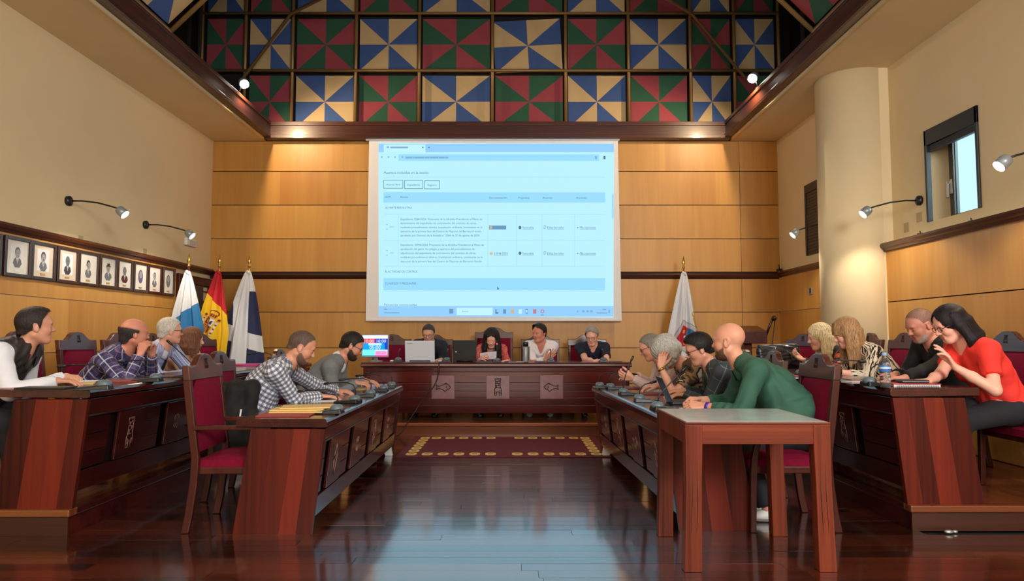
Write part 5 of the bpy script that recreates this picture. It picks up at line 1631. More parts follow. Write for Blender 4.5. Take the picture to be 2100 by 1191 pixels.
def build_hair(kind, root, head, HM, s, col, org, fine, kw, female):
    zf = kw.get('front', .072); t = kw.get('t', .012); topv = kw.get('top', 0.0)
    f = Field(head - .34 * s, head + .19 * s, fine if kind not in ('long', 'bob', 'longstraight') else .0055)
    X = lambda p: xform(p, head, HM, s)
    loc = lambda P: ((P - head) @ HM) / s
    f.put(X(Ell((-.012, 0, .034), (.098, .077, .089))), .01, off=t * s)
    f.put(X(Ell((.014, 0, .030), (.072, .066, .074))), .02, off=t * s * .9)
    if kind in ('short', 'balding', 'stubble', 'quiff'):
        f.put(X(Cap((-.06, 0, -.04), (-.052, 0, -.07), .044, .036)), .02, off=t * s * .6)
        if topv: f.put(X(Ell((.02, 0, .085), (.075, .062, .035 + topv))), .02)
        if kind == 'quiff': f.put(X(Cap((.062, .03, .105), (.070, -.03, .108), .018)), .02)
        side = kw.get('side', -.012); back = kw.get('back', -.07)
        def cutf(P):
            q = loc(P)
            c = hairline(q[..., 0], zf, side, back) - q[..., 2]
            c = np.maximum(c * .8, q[..., 0] - .094)
            if kind == 'balding':
                lim = kw.get('lim', .052)
                zz = np.interp(q[..., 0], [-.12, -.05, .02, .06], [lim + .015, lim + .005, lim - .012, lim - .03])
                c = np.maximum(c, (q[..., 2] - zz) * .9)
            if kw.get('recede'):
                r_ = kw['recede']
                c = np.maximum(c, np.where(q[..., 0] > .0, .0, -1) * 0 + (q[..., 0] - .062 + np.abs(q[..., 1]) * r_) * .8 - np.where(np.abs(q[..., 1]) < .02, .03, 0) * 0)
            return c * s
        f.cut(cutf)
        # comb grooves
        P = np.stack(np.meshgrid(*f.ax, indexing='ij'), -1); q = loc(P)
        f.D += (kw.get('rough', .0018) * np.sin(q[..., 1] * 420 + 30 * np.sin(q[..., 0] * 40)) * np.sin(q[..., 2] * 150 + q[..., 0] * 170)).astype(np.float32)
    else:
        L = kw.get('len', .26); vol = kw.get('vol', .03)
        part_y = kw.get('part', .02)
        # curtain of locks down sides and back, falling straight down in the world
        down = np.array([0, 0, -1.0]); dl = nrm(HM.T @ down)
        back_dir = nrm(V3(-.9, 0, -.25))
        locks = []
        rr = np.random.RandomState(kw.get('seed', 1))
        for a in np.linspace(-155, 155, kw.get('n', 23)):
            an = R(a)
            # around the head from one temple over the nape to the other temple
            cx, cy = -.018 + .092 * -math.cos(an), .083 * math.sin(an)
            if cx > kw.get('xmax', .048) or abs(a) > kw.get('amax', 180): continue
            p0 = V3(cx * .82, cy * .92, .060)
            p1 = V3(cx * (1.05), cy * 1.10, -.012)
            p2 = p1 + dl * (L * .42) + V3(-.010 if cx < .02 else .0, cy * .18, 0) + rr.normal(0, .006, 3)
            p3 = p1 + dl * (L * rr.uniform(.82, 1.0)) + V3(.0, cy * .12, 0) + rr.normal(0, .010, 3)
            if kw.get('sweep') is not None: 
                sw = np.array(kw['sweep']); p2 = p2 + sw * .5; p3 = p3 + sw
            locks.append((p0, p1, p2, p3))
        r0 = kw.get('lr', .022)
        for (p0, p1, p2, p3) in locks:
            kk = kw.get('k', .014); f.put(X(Cap(p0, p1, r0, r0)), .016); f.put(X(Cap(p1, p2, r0, r0 * .95)), kk); f.put(X(Cap(p2, p3, r0 * .95, r0 * .6)), kk)
        if vol: f.put(X(Ell((-.02, 0, .055), (.098, .082, .082))), .02, off=vol * s * .3)
        if kw.get('fringe'):
            for yy in np.linspace(-.045, .045, 7): f.put(X(Cap((.055, yy * .8, .105), (.088, yy, .035 + abs(yy) * -.25), .016, .010)), .012)
        def cutf(P):
            q = loc(P)
            # open face: a tapering window in front
            wz = np.interp(q[..., 2], [-.30, -.12, -.05, .0, .05, zf, zf + .03], [.042, .050, .057, .060, .050, .012, -.03])
            if kw.get('fringe'): wz = np.interp(q[..., 2], [-.30, -.12, -.05, .0, .030, .045], [.040, .046, .052, .052, .035, -.03])
            c = np.minimum(wz - np.abs(q[..., 1] - part_y * np.clip((q[..., 2]) / .07, 0, 1)), q[..., 0] - kw.get('fx', .028))
            return c * s
        f.cut(cutf)
        f.put(X(Ell((.02, 0, -.02), (.075, .062, .115))), .004, sub=True)
        P = np.stack(np.meshgrid(*f.ax, indexing='ij'), -1); q = loc(P)
        an = np.arctan2(q[..., 1], -q[..., 0])
        f.D += (kw.get('rough', .0026) * np.sin(an * kw.get('strands', 34) + 5 * np.sin(q[..., 2] * kw.get('wave', 18) + an * 3))).astype(np.float32)
    Vv, Fq = f.mesh()
    short = kind in ('short', 'balding', 'stubble', 'quiff')
    if len(Fq): mesh_np('hair', Vv, Fq, hair_mat(col, kw.get('streak', .35), (kw.get('fade', {'stubble': .03, 'balding': .026}.get(kind, .016)) * s) if short else 0.0, kw.get('dens', 1.0)), root, org=org, edge=-cutf(Vv) if short else None)
def UZ(px, py, z):
    a = U(px, py, 1.0) - Vector((0, 0, CAM_H))
    t = (z - CAM_H) / a.z
    return Vector((a.x * t, t, z))
TI, TO, TH = 0.748, 0.932, 0.942      # wrist heights above the three desk levels
# ---------------------------------------------------------------- cloth patterns (UV in metres)
def uvnodes(name, rough=.85):
    m, nt, b = new_mat(name)
    uv = N(nt, 'ShaderNodeUVMap'); sp_ = N(nt, 'ShaderNodeSeparateXYZ')
    nt.links.new(uv.outputs[0], sp_.inputs[0])
    b.inputs['Roughness'].default_value = rough
    return m, nt, b, sp_.outputs[0], sp_.outputs[1], uv.outputs[0]
def mth(nt, op, a, b_=None):
    n = N(nt, 'ShaderNodeMath', operation=op)
    for i, v in enumerate((a, b_)):
        if v is None: continue
        if hasattr(v, 'is_linked'): nt.links.new(v, n.inputs[i])
        else: n.inputs[i].default_value = v
    return n.outputs[0]
def band(nt, c, period, width, off=0.0):
    x = mth(nt, 'ADD', mth(nt, 'DIVIDE', c, period), 100.0 + off)
    return mth(nt, 'LESS_THAN', mth(nt, 'FRACT', x), width)
def plaid(name, base, layers):
    """layers: list of (axis, period, width, offset, colour, strength)"""
    m, nt, b, u, v, _ = uvnodes(name)
    cur = rgb(*base)
    for ax, per, wd_, off, col, st_ in layers:
        fac = mth(nt, 'MULTIPLY', band(nt, u if ax == 'u' else v, per, wd_, off), st_)
        cur = mixc(nt, 'MIX', fac, cur, rgb(*col))
    nt.links.new(cur, b.inputs['Base Color'])
    return m
def blotch(name, stops, scale, vec=(1, 1, 1), distort=1.0, detail=2.0):
    m, nt, b, u, v, uv = uvnodes(name)
    mp = N(nt, 'ShaderNodeMapping'); mp.inputs['Scale'].default_value = vec
    nt.links.new(uv, mp.inputs[0])
    nz = N(nt, 'ShaderNodeTexNoise'); nz.inputs['Scale'].default_value = scale; nz.inputs['Detail'].default_value = detail; nz.inputs['Distortion'].default_value = distort
    nt.links.new(mp.outputs[0], nz.inputs['Vector'])
    rp = ramp(nt, [(p, rgb(*c)) for p, c in stops]); rp.color_ramp.interpolation = 'CONSTANT'
    nt.links.new(nz.outputs['Fac'], rp.inputs[0]); nt.links.new(rp.outputs[0], b.inputs['Base Color'])
    return m
C_white = simple('cotton_white', rgb(226, 230, 242), .85, noise=.02, nscale=20)
C_whiteb = simple('cotton_white_warm', rgb(236, 232, 238), .85, noise=.02, nscale=20)
C_vest = simple('quilted_dark', rgb(44, 40, 40), .6, noise=.2, nscale=9)
C_plaid = plaid('plaid_violet', (62, 58, 104), [('u', .085, .36, 0, (92, 88, 142), .7), ('v', .085, .36, 0, (40, 38, 76), .7), ('u', .085, .10, .2, (200, 205, 220), .75), ('v', .085, .10, .2, (196, 202, 220), .75), ('u', .085, .03, .6, (170, 110, 110), .8), ('v', .085, .03, .6, (170, 110, 110), .8)])
C_check = plaid('gingham_navy', (236, 240, 250), [('u', .034, .5, 0, (64, 76, 120), .62), ('v', .034, .5, 0, (34, 44, 84), .68)])
C_stripe = plaid('striped_blue', (160, 168, 214), [('u', .024, .28, 0, (224, 228, 244), .8), ('u', .048, .12, .3, (70, 84, 150), .8)])
C_beige = simple('blouse_beige', rgb(206, 172, 146), .85, noise=.05, nscale=20)
C_grey = simple('wool_grey', rgb(122, 126, 130), .95, noise=.08, nscale=120, bump=.3)
C_suit = simple('suit_navy', rgb(26, 28, 40), .8)
C_tie = simple('tie_blue', rgb(44, 66, 120), .6)
C_redprint = blotch('print_coral', [(0, (150, 44, 50)), (.40, (206, 76, 72)), (.52, (232, 150, 140)), (.56, (214, 90, 80)), (.66, (240, 200, 190))], 38, distort=1.5)
C_navy = simple('polo_navy', rgb(24, 28, 48), .85)
C_pink = plaid('pinstripe_pink', (232, 212, 212), [('u', .03, .2, 0, (206, 160, 168), .6)])
C_animal = blotch('print_brown', [(0, (26, 20, 20)), (.42, (92, 70, 50)), (.50, (160, 130, 92)), (.56, (52, 40, 34)), (.62, (226, 220, 214))], 7, distort=.8)
C_dgrey = plaid('shirt_slate', (58, 66, 74), [('u', .11, .04, 0, (128, 148, 120), .8), ('v', .11, .04, .3, (120, 140, 116), .8), ('u', .11, .3, .4, (44, 52, 60), .8)])
C_green = simple('shirt_green', rgb(46, 90, 74), .8, noise=.06, nscale=14)
C_zebra = blotch('print_stripe', [(0, (30, 24, 26)), (.47, (238, 226, 208))], 4.0, vec=(14, 1.6, 1), distort=1.2)
C_multi = blotch('print_orange', [(0, (30, 26, 34)), (.44, (214, 96, 62)), (.50, (30, 26, 34)), (.56, (200, 206, 220)), (.60, (226, 130, 70)), (.66, (40, 34, 44))], 4.5, vec=(1, 2.6, 1), distort=.6, detail=0)
C_black = simple('cloth_black', rgb(20, 20, 22), .85)
C_orange = simple('top_orange_red', rgb(236, 54, 44), .8, noise=.04, nscale=20)
G_dark = simple('spectacle_dark', rgb(30, 24, 24), .3); G_metal = simple('spectacle_metal', rgb(110, 112, 118), .25, .8); G_plum = simple('spectacle_plum', rgb(84, 30, 40), .3)
S_white = simple('shoe_white', rgb(228, 228, 226), .6)
W_violet = simple('strap_violet', rgb(66, 40, 170), .4)
DZ = DAIS

# 1 vest
person('man in dark quilted vest over a white shirt at the left picture edge', (-3.74, 4.93, .73), 5, U(73, 669, 5.02), (42, -2, 0),
       UZ(118, 781, TO), (.95, .25, -.05), (0, 0, -1), UZ(135, 772, TO), (.9, -.35, -.05), (0, .2, -1), skey='v', skin=(190, 136, 112), hcol=(44, 36, 34),
       top=C_white, vest=C_vest, collar=C_vest, fat=.004, width=1.08, belly=.02, rhint=(-.1, -.6, -.8), lhint=(.2, .7, -.6), hair='short', hair_kw=dict(t=.011, top=.010, front=.082, fade=.028, side=-.03), rcurl=30, lcurl=34, foot_z=DZ, scale=1.04)
# 2 plaid
person('balding man in blue plaid shirt resting his chin on clasped hands', (-3.80, 6.55, .73), 10, U(276, 684, 6.35), (38, 2, 0),
       U(287, 728, 6.24), (.25, .22, .95), (.15, .9, 0), U(312, 728, 6.44), (.05, -.22, .95), (-.1, -.9, 0), skey='w', skin=(186, 124, 104), hcol=(52, 48, 48),
       top=C_plaid, collar=C_plaid, hair='balding', hair_kw=dict(t=.016, back=-.1, lim=.050), width=1.06, belly=.03, rhint=(-.15, -.45, -1), lhint=(.1, .4, -1), rcurl=62, lcurl=62, foot_z=DZ, fat=.006, scale=1.06, fine=.005, brow=(70, 60, 56), watch=('l', M_black))
# 3 white hair
person('white-haired man with glasses in a blue striped shirt, arms folded', (-3.84, 7.36, .73), 8, U(349, 679, 7.2), (36, 0, 0),
       U(384, 766, 7.12), (.6, .75, .1), (-.3, .2, -.9), U(398, 762, 7.3), (.5, -.8, .1), (-.2, 0, -1), skey='x', skin=(206, 150, 128), hcol=(206, 202, 192),
       top=C_stripe, collar=C_stripe, hair='short', hair_kw=dict(t=.013), glasses=G_dark, width=1.02, belly=.02, rhint=(.0, -.7, -.7), lhint=(.2, .7, -.7), rcurl=24, lcurl=24, foot_z=DZ, fine=.0052, scale=1.05, brow=(150, 140, 130), tie=C_navy)
# 4 woman
person('woman with shoulder-length brown hair in beige beside the first flag', (-3.82, 8.1, .73), 5, U(396, 697, 7.95), (28, 4, 0),
       U(424, 742, 7.85), (.8, .3, .4), (0, .6, -.7), U(432, 752, 8.0), (.8, 0, .1), (0, 0, -1), skey='y', skin=(214, 164, 138), hcol=(112, 74, 52), female=True,
       top=C_beige, neck='scoop', hair='bob', hair_kw=dict(len=.17, n=25, part=.0), foot_z=DZ, fine=.0052, rhint=(0, -.6, -.8), lhint=(0, .7, -.7), scale=1.0)
# 5 gingham
person('man with cropped hair and beard in a navy and white checked shirt', (-2.10, 5.72, .57), 8, U(619, 712, 5.76), (16, 24, 0),
       UZ(656, 812, TI), (.9, .35, -.05), (0, 0, -1), UZ(690, 801, TI), (.9, -.1, -.05), (0, .1, -1), skey='z', skin=(192, 136, 112), hcol=(92, 76, 68),
       top=C_check, collar=C_check, hair='stubble', hair_kw=dict(t=.0035, front=.078, rough=.0006, side=-.02, dens=.72), beard=((104, 80, 68), .004, .62), width=1.10, belly=.04, rhint=(-.2, -.5, -.8), lhint=(.2, .5, -.8), rcurl=18, lcurl=22, fat=.005, scale=1.05, bulge=.09)
# 6 grey
person('dark-haired bearded man in a grey sweater writing at the desk', (-1.97, 7.15, .57), 10, U(722, 709, 7.08), (14, 26, 0),
       U(730, 785, 7.0), (.9, .35, -.12), (0, .25, -1), U(748, 780, 7.32), (.85, -.3, -.1), (0, 0, -1), skey='z', hcol=(34, 28, 26),
       top=C_grey, collar=C_white, hair='short', hair_kw=dict(t=.012), beard=((52, 40, 34), .006, .9), glasses=G_metal, width=1.12, belly=.06, rhint=(-.5, -.35, -.8), lhint=(-.2, .4, -.8), rcurl=44, lcurl=20, fine=.005, fat=.004, scale=1.05, bulge=.10)
# 7 suit
person('man in a dark suit and blue tie behind the white laptop', (-1.18, 10.40, .73), -90, U(879, 684, 10.0), (-93, 18, 0),
       U(852, 738, 9.72), (.2, -.95, 0), (0, 0, -1), U(905, 737, 9.72), (-.25, -.9, 0), (0, 0, -1), skey='u', skin=(188, 140, 112), hcol=(62, 54, 50),
       top=C_white, collar=C_white, jacket=C_suit, tie=C_tie, hair='short', hair_kw=dict(t=.009, front=.074), glasses=G_metal, rcurl=20, lcurl=20, foot_z=DZ, fine=.0052, rhint=(-.3, .0, -1), lhint=(.3, .0, -1), scale=1.02)
# 8 presiding woman
person('woman with long dark hair in a coral print blouse reading a sheet', (-.29, 10.42, .73), -90, U(1008, 694, 9.98), (-93, 24, 0),
       U(984, 737, 9.66), (.4, -.8, .3), (.7, .3, -.4), U(1041, 740, 9.66), (-.45, -.85, 0), (0, 0, -1), skey='t', skin=(214, 160, 140), hcol=(34, 26, 26), female=True,
       top=C_redprint, neck='scoop', hair='long', hair_kw=dict(len=.27, wave=9, vol=.04, n=31, lr=.023, part=.004, rough=.0028, fx=.03), rcurl=34, lcurl=26, foot_z=DZ, fine=.0052, rhint=(-.3, .0, -1), lhint=(.3, 0, -1), scale=1.02)
# 9 white shirt
person('dark-haired man in a white shirt with crossed arms at the head desk', (.40, 10.42, .74), -92, U(1106, 683, 10.02), (-132, 6, 0),
       U(1118, 738, 9.76), (.75, -.3, .6), (-.2, .9, .1), U(1098, 741, 9.72), (-.9, -.2, .1), (.1, -.2, -.9), skey='w', skin=(196, 138, 110), hcol=(34, 28, 26),
       top=C_whiteb, collar=C_whiteb, neck='v', hair='quiff', hair_kw=dict(t=.014, top=.012), rcurl=14, lcurl=26, foot_z=DZ, fine=.0052, rhint=(-.35, .2, -1), lhint=(.35, .2, -1), shoes=S_white, width=.99, watch=('l', M_black), scale=1.04)
# 10 navy polo
person('grey-haired man with glasses in a navy polo shirt', (1.14, 10.42, .73), -92, U(1214, 689, 10.0), (-108, 20, 0),
       U(1218, 741, 9.66), (.8, -.5, .15), (.2, .3, -.9), U(1238, 741, 9.66), (-.8, -.5, .15), (-.2, .3, -.9), skey='t', hcol=(150, 146, 142),
       top=C_navy, collar=C_navy, neck='polo', sleeves='short', hair='short', hair_kw=dict(t=.016, top=.008), glasses=G_metal, rcurl=38, lcurl=38, foot_z=DZ, fine=.0052, rhint=(-.35, .1, -1), lhint=(.35, .1, -1), width=.99, brow=(120, 112, 106), scale=1.03)
# 11 pale pink
person('grey-haired man in a pale pink shirt holding a phone at the far desk end', (1.86, 7.24, .57), 180, U(1334, 712, 7.15), (168, 22, 0),
       U(1306, 770, 7.32), (-.9, -.2, .1), (0, .2, -.9), U(1299, 776, 7.0), (-.92, .1, .2), (-.1, .8, .4), skey='x', hcol=(124, 116, 110),
       top=C_pink, collar=C_pink, hair='short', hair_kw=dict(t=.008, front=.078), glasses=G_metal, rcurl=24, lcurl=44, fine=.005, rhint=(.2, .5, -.8), lhint=(.2, -.5, -.8), width=1.04, scale=1.04, bulge=.08)
# 12 grey woman leaning on her hand
person('grey-haired woman in a brown print blouse, forehead resting on her hand', (1.88, 6.6, .57), 178, U(1368, 724, 6.5), (172, 44, 0),
       U(1350, 791, 6.8), (-.9, .1, -.05), (0, 0, -1), U(1354, 752, 6.32), (.25, .15, .95), (.35, .85, -.1), skey='x', skin=(206, 154, 128), hcol=(178, 176, 170), female=True,
       top=C_animal, neck='scoop', sleeves='short', hair='bob', hair_kw=dict(len=.105, n=25, fringe=True, vol=.09, lr=.026, part=0), rcurl=24, lcurl=30, fine=.005, rhint=(.1, .6, -.8), lhint=(-.25, -.25, -1), width=1.1, scale=1.05, bulge=.10, watch=('l', M_brass))
# 13 glasses man
person('man with black side-parted hair and dark glasses in a slate checked shirt', (1.90, 5.92, .57), 176, U(1433, 716, 5.92), (174, 20, 0),
       U(1402, 801, 6.18), (-.95, .1, -.05), (0, 0, -1), UZ(1408, 809, TI), (-.95, .15, -.03), (0, 0, -1), skey='z', skin=(188, 132, 104), hcol=(26, 22, 24),
       top=C_dgrey, collar=C_dgrey, hair='short', hair_kw=dict(t=.016, top=.014, front=.066), glasses=G_dark, rcurl=28, lcurl=30, fine=.005, rhint=(.2, .6, -.8), lhint=(.2, -.6, -.8), width=1.08, belly=.02, scale=1.04, bulge=.07)
# 14 green
person('bald bearded man in a green shirt leaning on the desk with folded hands', (1.99, 5.02, .575), 172, U(1494, 700, 5.12), (146, 2, 0),
       UZ(1436, 820, TI + .02), (-.96, -.22, .0), (.15, -.5, -.8), UZ(1446, 833, TI), (-.95, .25, .02), (.15, .6, -.75), skey='z', skin=(196, 142, 120), hcol=(88, 70, 60),
       top=C_green, collar=C_green, hair=None, beard=((96, 66, 52), .004, .75), rcurl=46, lcurl=48, fine=.0045, rhint=(.2, .6, -.8), lhint=(.15, -.5, -.9), width=1.22, belly=.07, fat=.008, scale=1.06, bulge=.12, watch=('l', W_violet), shoes=S_white, sleeve_t=.74, feet=-.16)
# 15 blonde with phone
person('woman with long pale blonde hair in a black and orange top holding a phone', (3.58, 7.32, .73), 178, U(1680, 692, 7.28), (172, 10, 0),
       U(1648, 738, 7.5), (-.85, .1, .35), (-.2, -.3, .9), UZ(1676, 756, TO), (-.95, .1, .0), (0, 0, -1), skey='t', hcol=(214, 192, 150), female=True,
       top=C_multi, neck='scoop', hair='long', hair_kw=dict(len=.33, n=31, vol=.03, lr=.021, part=-.01, seed=4, wave=2, strands=44, streak=.55, rough=.0018, fx=.02, xmax=.014), rcurl=46, lcurl=26, foot_z=DZ, fine=.005, rhint=(.1, .5, -.8), lhint=(.1, -.6, -.8), width=1.06, scale=1.04)
# 16 striped blouse
person('woman with light brown fringe in a black and cream striped blouse', (3.50, 6.6, .73), 178, U(1735, 684, 6.55), (168, 20, 0),
       UZ(1700, 757, TO), (-.95, .0, .0), (0, 0, -1), UZ(1716, 762, TO), (-.95, .1, .0), (0, 0, -1), skey='t', hcol=(162, 124, 86), female=True,
       top=C_zebra, neck='v', hair='long', hair_kw=dict(len=.26, n=31, fringe=True, vol=.03, lr=.021, part=0, seed=7, rough=.0016, wave=2, strands=44, streak=.5, fx=.03, xmax=.022), rcurl=26, lcurl=26, foot_z=DZ, fine=.005, rhint=(.1, .6, -.8), lhint=(.2, -.6, -.8), width=1.06, scale=1.05, watch=('l', M_black), sleeve_t=.55)
# 17 man in black
person('bald man with white goatee in black looking down, beside the water bottle', (3.66, 5.84, .74), 178, U(1887, 667, 5.74), (184, 24, 0),
       UZ(1838, 767, TO), (-.95, -.1, -.03), (0, 0, -1), UZ(1856, 775, TO), (-.93, .25, .0), (0, 0, -1), skey='w', skin=(190, 128, 104), hcol=(120, 100, 90),
       top=C_black, collar=C_black, hair='stubble', hair_kw=dict(t=.0024, front=.07, rough=.0003, side=-.02, streak=.2, dens=.5), beard=((186, 174, 164), .003, .6), rcurl=26, lcurl=28, foot_z=DZ, fine=.0048, rhint=(.1, .6, -.8), lhint=(.2, -.6, -.8), width=1.10, belly=.03, fat=.004, scale=1.06, brow=(70, 56, 50))
# 18 orange-red
person('woman with long black hair and glasses in an orange-red short-sleeved top', (3.44, 5.06, .74), 180, U(1948, 664, 5.03), (178, 24, 0),
       UZ(1905, 781, TO), (-.95, .1, .0), (0, 0, -1), U(1958, 752, 4.84), (-.45, .1, .85), (-.75, .35, -.45), skey='t', skin=(204, 150, 128), hcol=(24, 18, 22), female=True,
       top=C_orange, neck='scoop', sleeves='short', hair='longstraight', hair_kw=dict(len=.30, n=45, vol=.0, lr=.016, k=.024, part=.0, sweep=(-.12, 0, 0), fx=.0, strands=60, wave=2, rough=.0008, front=.088, amax=112), glasses=G_plum, rcurl=26, lcurl=(10, 14, 20, 30), foot_z=DZ, fine=.0045, rhint=(.2, .5, -.8), lhint=(.55, -.55, -.9), width=1.10, scale=1.04, hem_z=-.02)
# ================================================================ things on the desks
def UZ(px, py, z):
    a = U(px, py, 1.0) - Vector((0, 0, CAM_H))
    t = (z - CAM_H) / a.z
    return Vector((a.x * t, t, z))
ZI, ZO, ZH = HI, HO + DAIS, 0.7501 + DAIS
def AT(px, py, z, dz=0.0):
    if z == ZH:                     # behind the front edge of the head desk
        q = U(px, 741, 9.43); return Vector((q.x, q.y, z))
    return UZ(px, py, z + dz)

# ---- conference microphones: local +x points at the speaker
M_dome = simple('mic_dome', rgb(96, 112, 122), 0.35)
def mic_proto(neck):
    t = thing('desk_microphone', '', 'microphone', (0, 0, 0), 0, 'desk microphones')
    MB().hexa([(-.09, -.055, 0), (.11, -.055, 0), (.11, .055, 0), (-.09, .055, 0), (-.085, -.05, .032), (.105, -.05, .014), (.105, .05, .014), (-.085, .05, .032)]).build('base', M_black, t, 0.004)
    MB().hexa([(-.02, -.042, .0265), (.095, -.042, .0160), (.095, .042, .0160), (-.02, .042, .0265), (-.02, -.042, .0285), (.095, -.042, .018), (.095, .042, .018), (-.02, .042, .0285)]).build('keypad', M_grey, t, 0.002)
    MB().lathe([(.045, .02), (.044, .04), (.034, .055), (.015, .062), (.001, .063)], 16, (-.05, 0, 0)).build('speaker_dome', M_dome, t)
    nk = {'low': [(-.05, 0, .05), (-.055, 0, .10), (-.035, 0, .14), (.02, 0, .158), (.12, 0, .155), (.17, 0, .150)],
          'up': [(-.05, 0, .05), (-.05, 0, .10), (-.03, 0, .18), (0.0, 0, .26), (.02, 0, .30)],
          'lean': [(-.05, 0, .05), (-.04, 0, .10), (.03, 0, .17), (.10, 0, .235), (.14, 0, .27)],
          'short': [(-.05, 0, .05), (-.045, 0, .09), (-.03, 0, .12), (.0, 0, .14), (.04, 0, .15)]}[neck]
    g = MB().tube(nk, .0048, 7).build('gooseneck', M_black, t)
    d = (Vector(nk[-1]) - Vector(nk[-2])).normalized(); e = Vector(nk[-1])
    MB().tube([e - d * .005, e + d * .01, e + d * .045, e + d * .052], [.006, .010, .010, .005], 10).build('mic_head', M_black, t)
    return t
protos = {k: None for k in ('low', 'up', 'lean', 'short')}
def mic(px, py, z, rz, label, neck='low', sc_=1.0):
    if protos[neck] is None: protos[neck] = t = mic_proto(neck)
    else: t = copy_tree(protos[neck])
    p = AT(px, py, z, .03)
    t.location = (p.x, p.y, z); t.rotation_euler = (0, 0, R(rz)); t['label'] = label
    return t
mic(676, 838, ZI, 178, 'desk microphone beside the stack of brown envelopes, neck arched left')
mic(716, 818, ZI, 165, 'desk microphone in front of the hands of the checked-shirt man')
mic(748, 806, ZI, 184, 'desk microphone with straight horizontal neck between the two bearded men')
mic(776, 796, ZI, 178, 'desk microphone in front of the striped writing pad', 'low')
mic(793, 789, ZI, 184, 'desk microphone at the far corner of the envelope desk')
mic(196, 789, ZO, 192, 'desk microphone in front of the man in the dark vest')
mic(305, 774, ZO, 186, 'desk microphone by the elbow of the man in blue plaid')
mic(385, 766, ZO, 182, 'desk microphone half hidden behind the empty armchair', 'lean')
mic(548, 747, ZO, 184, 'desk microphone with long level neck in front of the flags')
mic(1240, 790, ZI, -12, 'desk microphone at the far corner of the laptop desk')
mic(1262, 792, ZI, 6, 'desk microphone in front of the pink-shirted man, second from far corner')
mic(1290, 803, ZI, 8, 'desk microphone with tall upright neck before the pink-shirted man', 'up')
mic(1324, 816, ZI, 0, 'desk microphone with short curled neck beside the open laptop', 'short')
mic(1362, 832, ZI, 14, 'desk microphone leaning toward the grey-haired woman, close to the glass table', 'lean')
mic(1712, 773, ZO, -10, 'desk microphone by the wrist of the striped-blouse woman')
mic(1797, 782, ZO, 10, 'desk microphone just left of the water bottle', 'short')
mic(1655, 765, ZO, 0, 'desk microphone hidden behind the carved chair crest', 'short')
mic(818, 745, ZH, 90, 'desk microphone between timer monitor and white laptop', 'short')
mic(917, 745, ZH, 90, 'desk microphone between the white and black laptops', 'short')
mic(1019, 746, ZH, 90, 'desk microphone with red ring in front of the presiding woman', 'up')
mic(1129, 747, ZH, 90, 'desk microphone in front of the man with crossed arms', 'short')
mic(1237, 747, ZH, 90, 'desk microphone in front of the man in the navy polo', 'short')
for o in [o for o in COL.objects if o.get('label', '').startswith('desk microphone with red ring')]:
    o.scale = (1, 1, .80)
    MB().tube([(.012, 0, .288), (.016, 0, .296)], .0115, 10).build('light_ring', emi('mic_ring', (1.0, .05, .12, 1), 3.0), o)

# ---- flat papers and folders
def sheet(name, label, cat, px, py, z, w, d, rz, mat, th=.002, group=None):
    p = AT(px, py, z, th)
    o = MB().box(-w / 2, -d / 2, 0, w / 2, d / 2, th).build(name, mat, bevel=min(.001, th / 3))
    o.location = (p.x, p.y, z + .0005); o.rotation_euler = (0, 0, R(rz)); tag(o, label, cat, group)
    return o
M_pinkp = simple('pink_paper', rgb(216, 170, 178), .7); M_mag = simple('magenta_card', rgb(190, 60, 130), .6); M_lined = plaid('lined_pad', (196, 192, 224), [('u', .5, .01, 0, (196, 192, 224), 1)])
def env_stack():
    base = UZ(606, 846, ZI + .01)
    for k, (dx, dy, rz, lab) in enumerate(((0, 0, 2, 'bottom brown envelope of the stack at the near desk end'), (-.01, .03, 5, 'middle brown envelope of the stack at the near desk end'), (.035, .07, 11, 'top brown envelope of the stack at the near desk end'))):
        t = thing('paper_envelope', lab, 'envelope', (base.x + dx, base.y + .10 + dy, ZI + .0085 + k * .0105), R(rz), 'brown envelopes')
        MB().box(-.175, -.12, 0, .175, .12, .010).build('body', M_manila, t, .003)
        MB().add([(-.174, -.118, .0103), (.174, -.118, .0103), (.13, -.06, .0106), (-.13, -.06, .0106)], [(0, 1, 2, 3)]).build('flap', M_manila, t, recalc=False)
sheet('folder', 'red card folder under the stack of brown envelopes', 'folder', 590, 848, ZI, .34, .26, 2, M_redfolder, .008)
bpy.context.view_layer.update()
env_stack()
sheet('folder', 'yellow card folder lying beyond the hands of the checked-shirt man', 'folder', 722, 797, ZI, .30, .22, 12, M_manila, .006)
sheet('paper_sheet', 'white sheet sticking out beside the brown envelopes', 'paper', 664, 822, ZI, .20, .15, 20, M_paper)
t = sheet('writing_pad', 'pale violet writing pad under the hand of the man in grey', 'pad', 768, 789, ZI, .30, .21, 18, simple('violet_pad', rgb(186, 182, 222), .8), .012)
b = MB()
for k in range(9): b.box(-.13, -.09 + k * .022, .0121, .13, -.088 + k * .022, .0125)
b.build('ruled_lines', simple('rule_blue', rgb(130, 130, 190), .8), t)['kind'] = 'stuff'
sheet('paper_sheet', 'loose white sheet in front of the second bearded man', 'paper', 738, 796, ZI, .2, .14, 14, M_paper)
p = UZ(742, 786, ZI + .05); pn = thing('pen', 'white pen held upright by the man in grey', 'pen', (p.x, p.y, ZI + .015))
MB().tube([(0, 0, 0), (-.03, .01, .10)], .005, 8).build('barrel', M_white, pn); MB().tube([(-.03, .01, .10), (-.035, .012, .12)], .005, 8).build('cap', M_brass, pn)
sheet('notebook', 'closed black notebook under the forearm of the vest man', 'notebook', 95, 793, ZO, .30, .16, 4, M_black, .012)
sheet('paper_sheet', 'pink sheet at the left picture edge of the desk', 'paper', 42, 794, ZO, .22, .15, 4, M_pinkp)
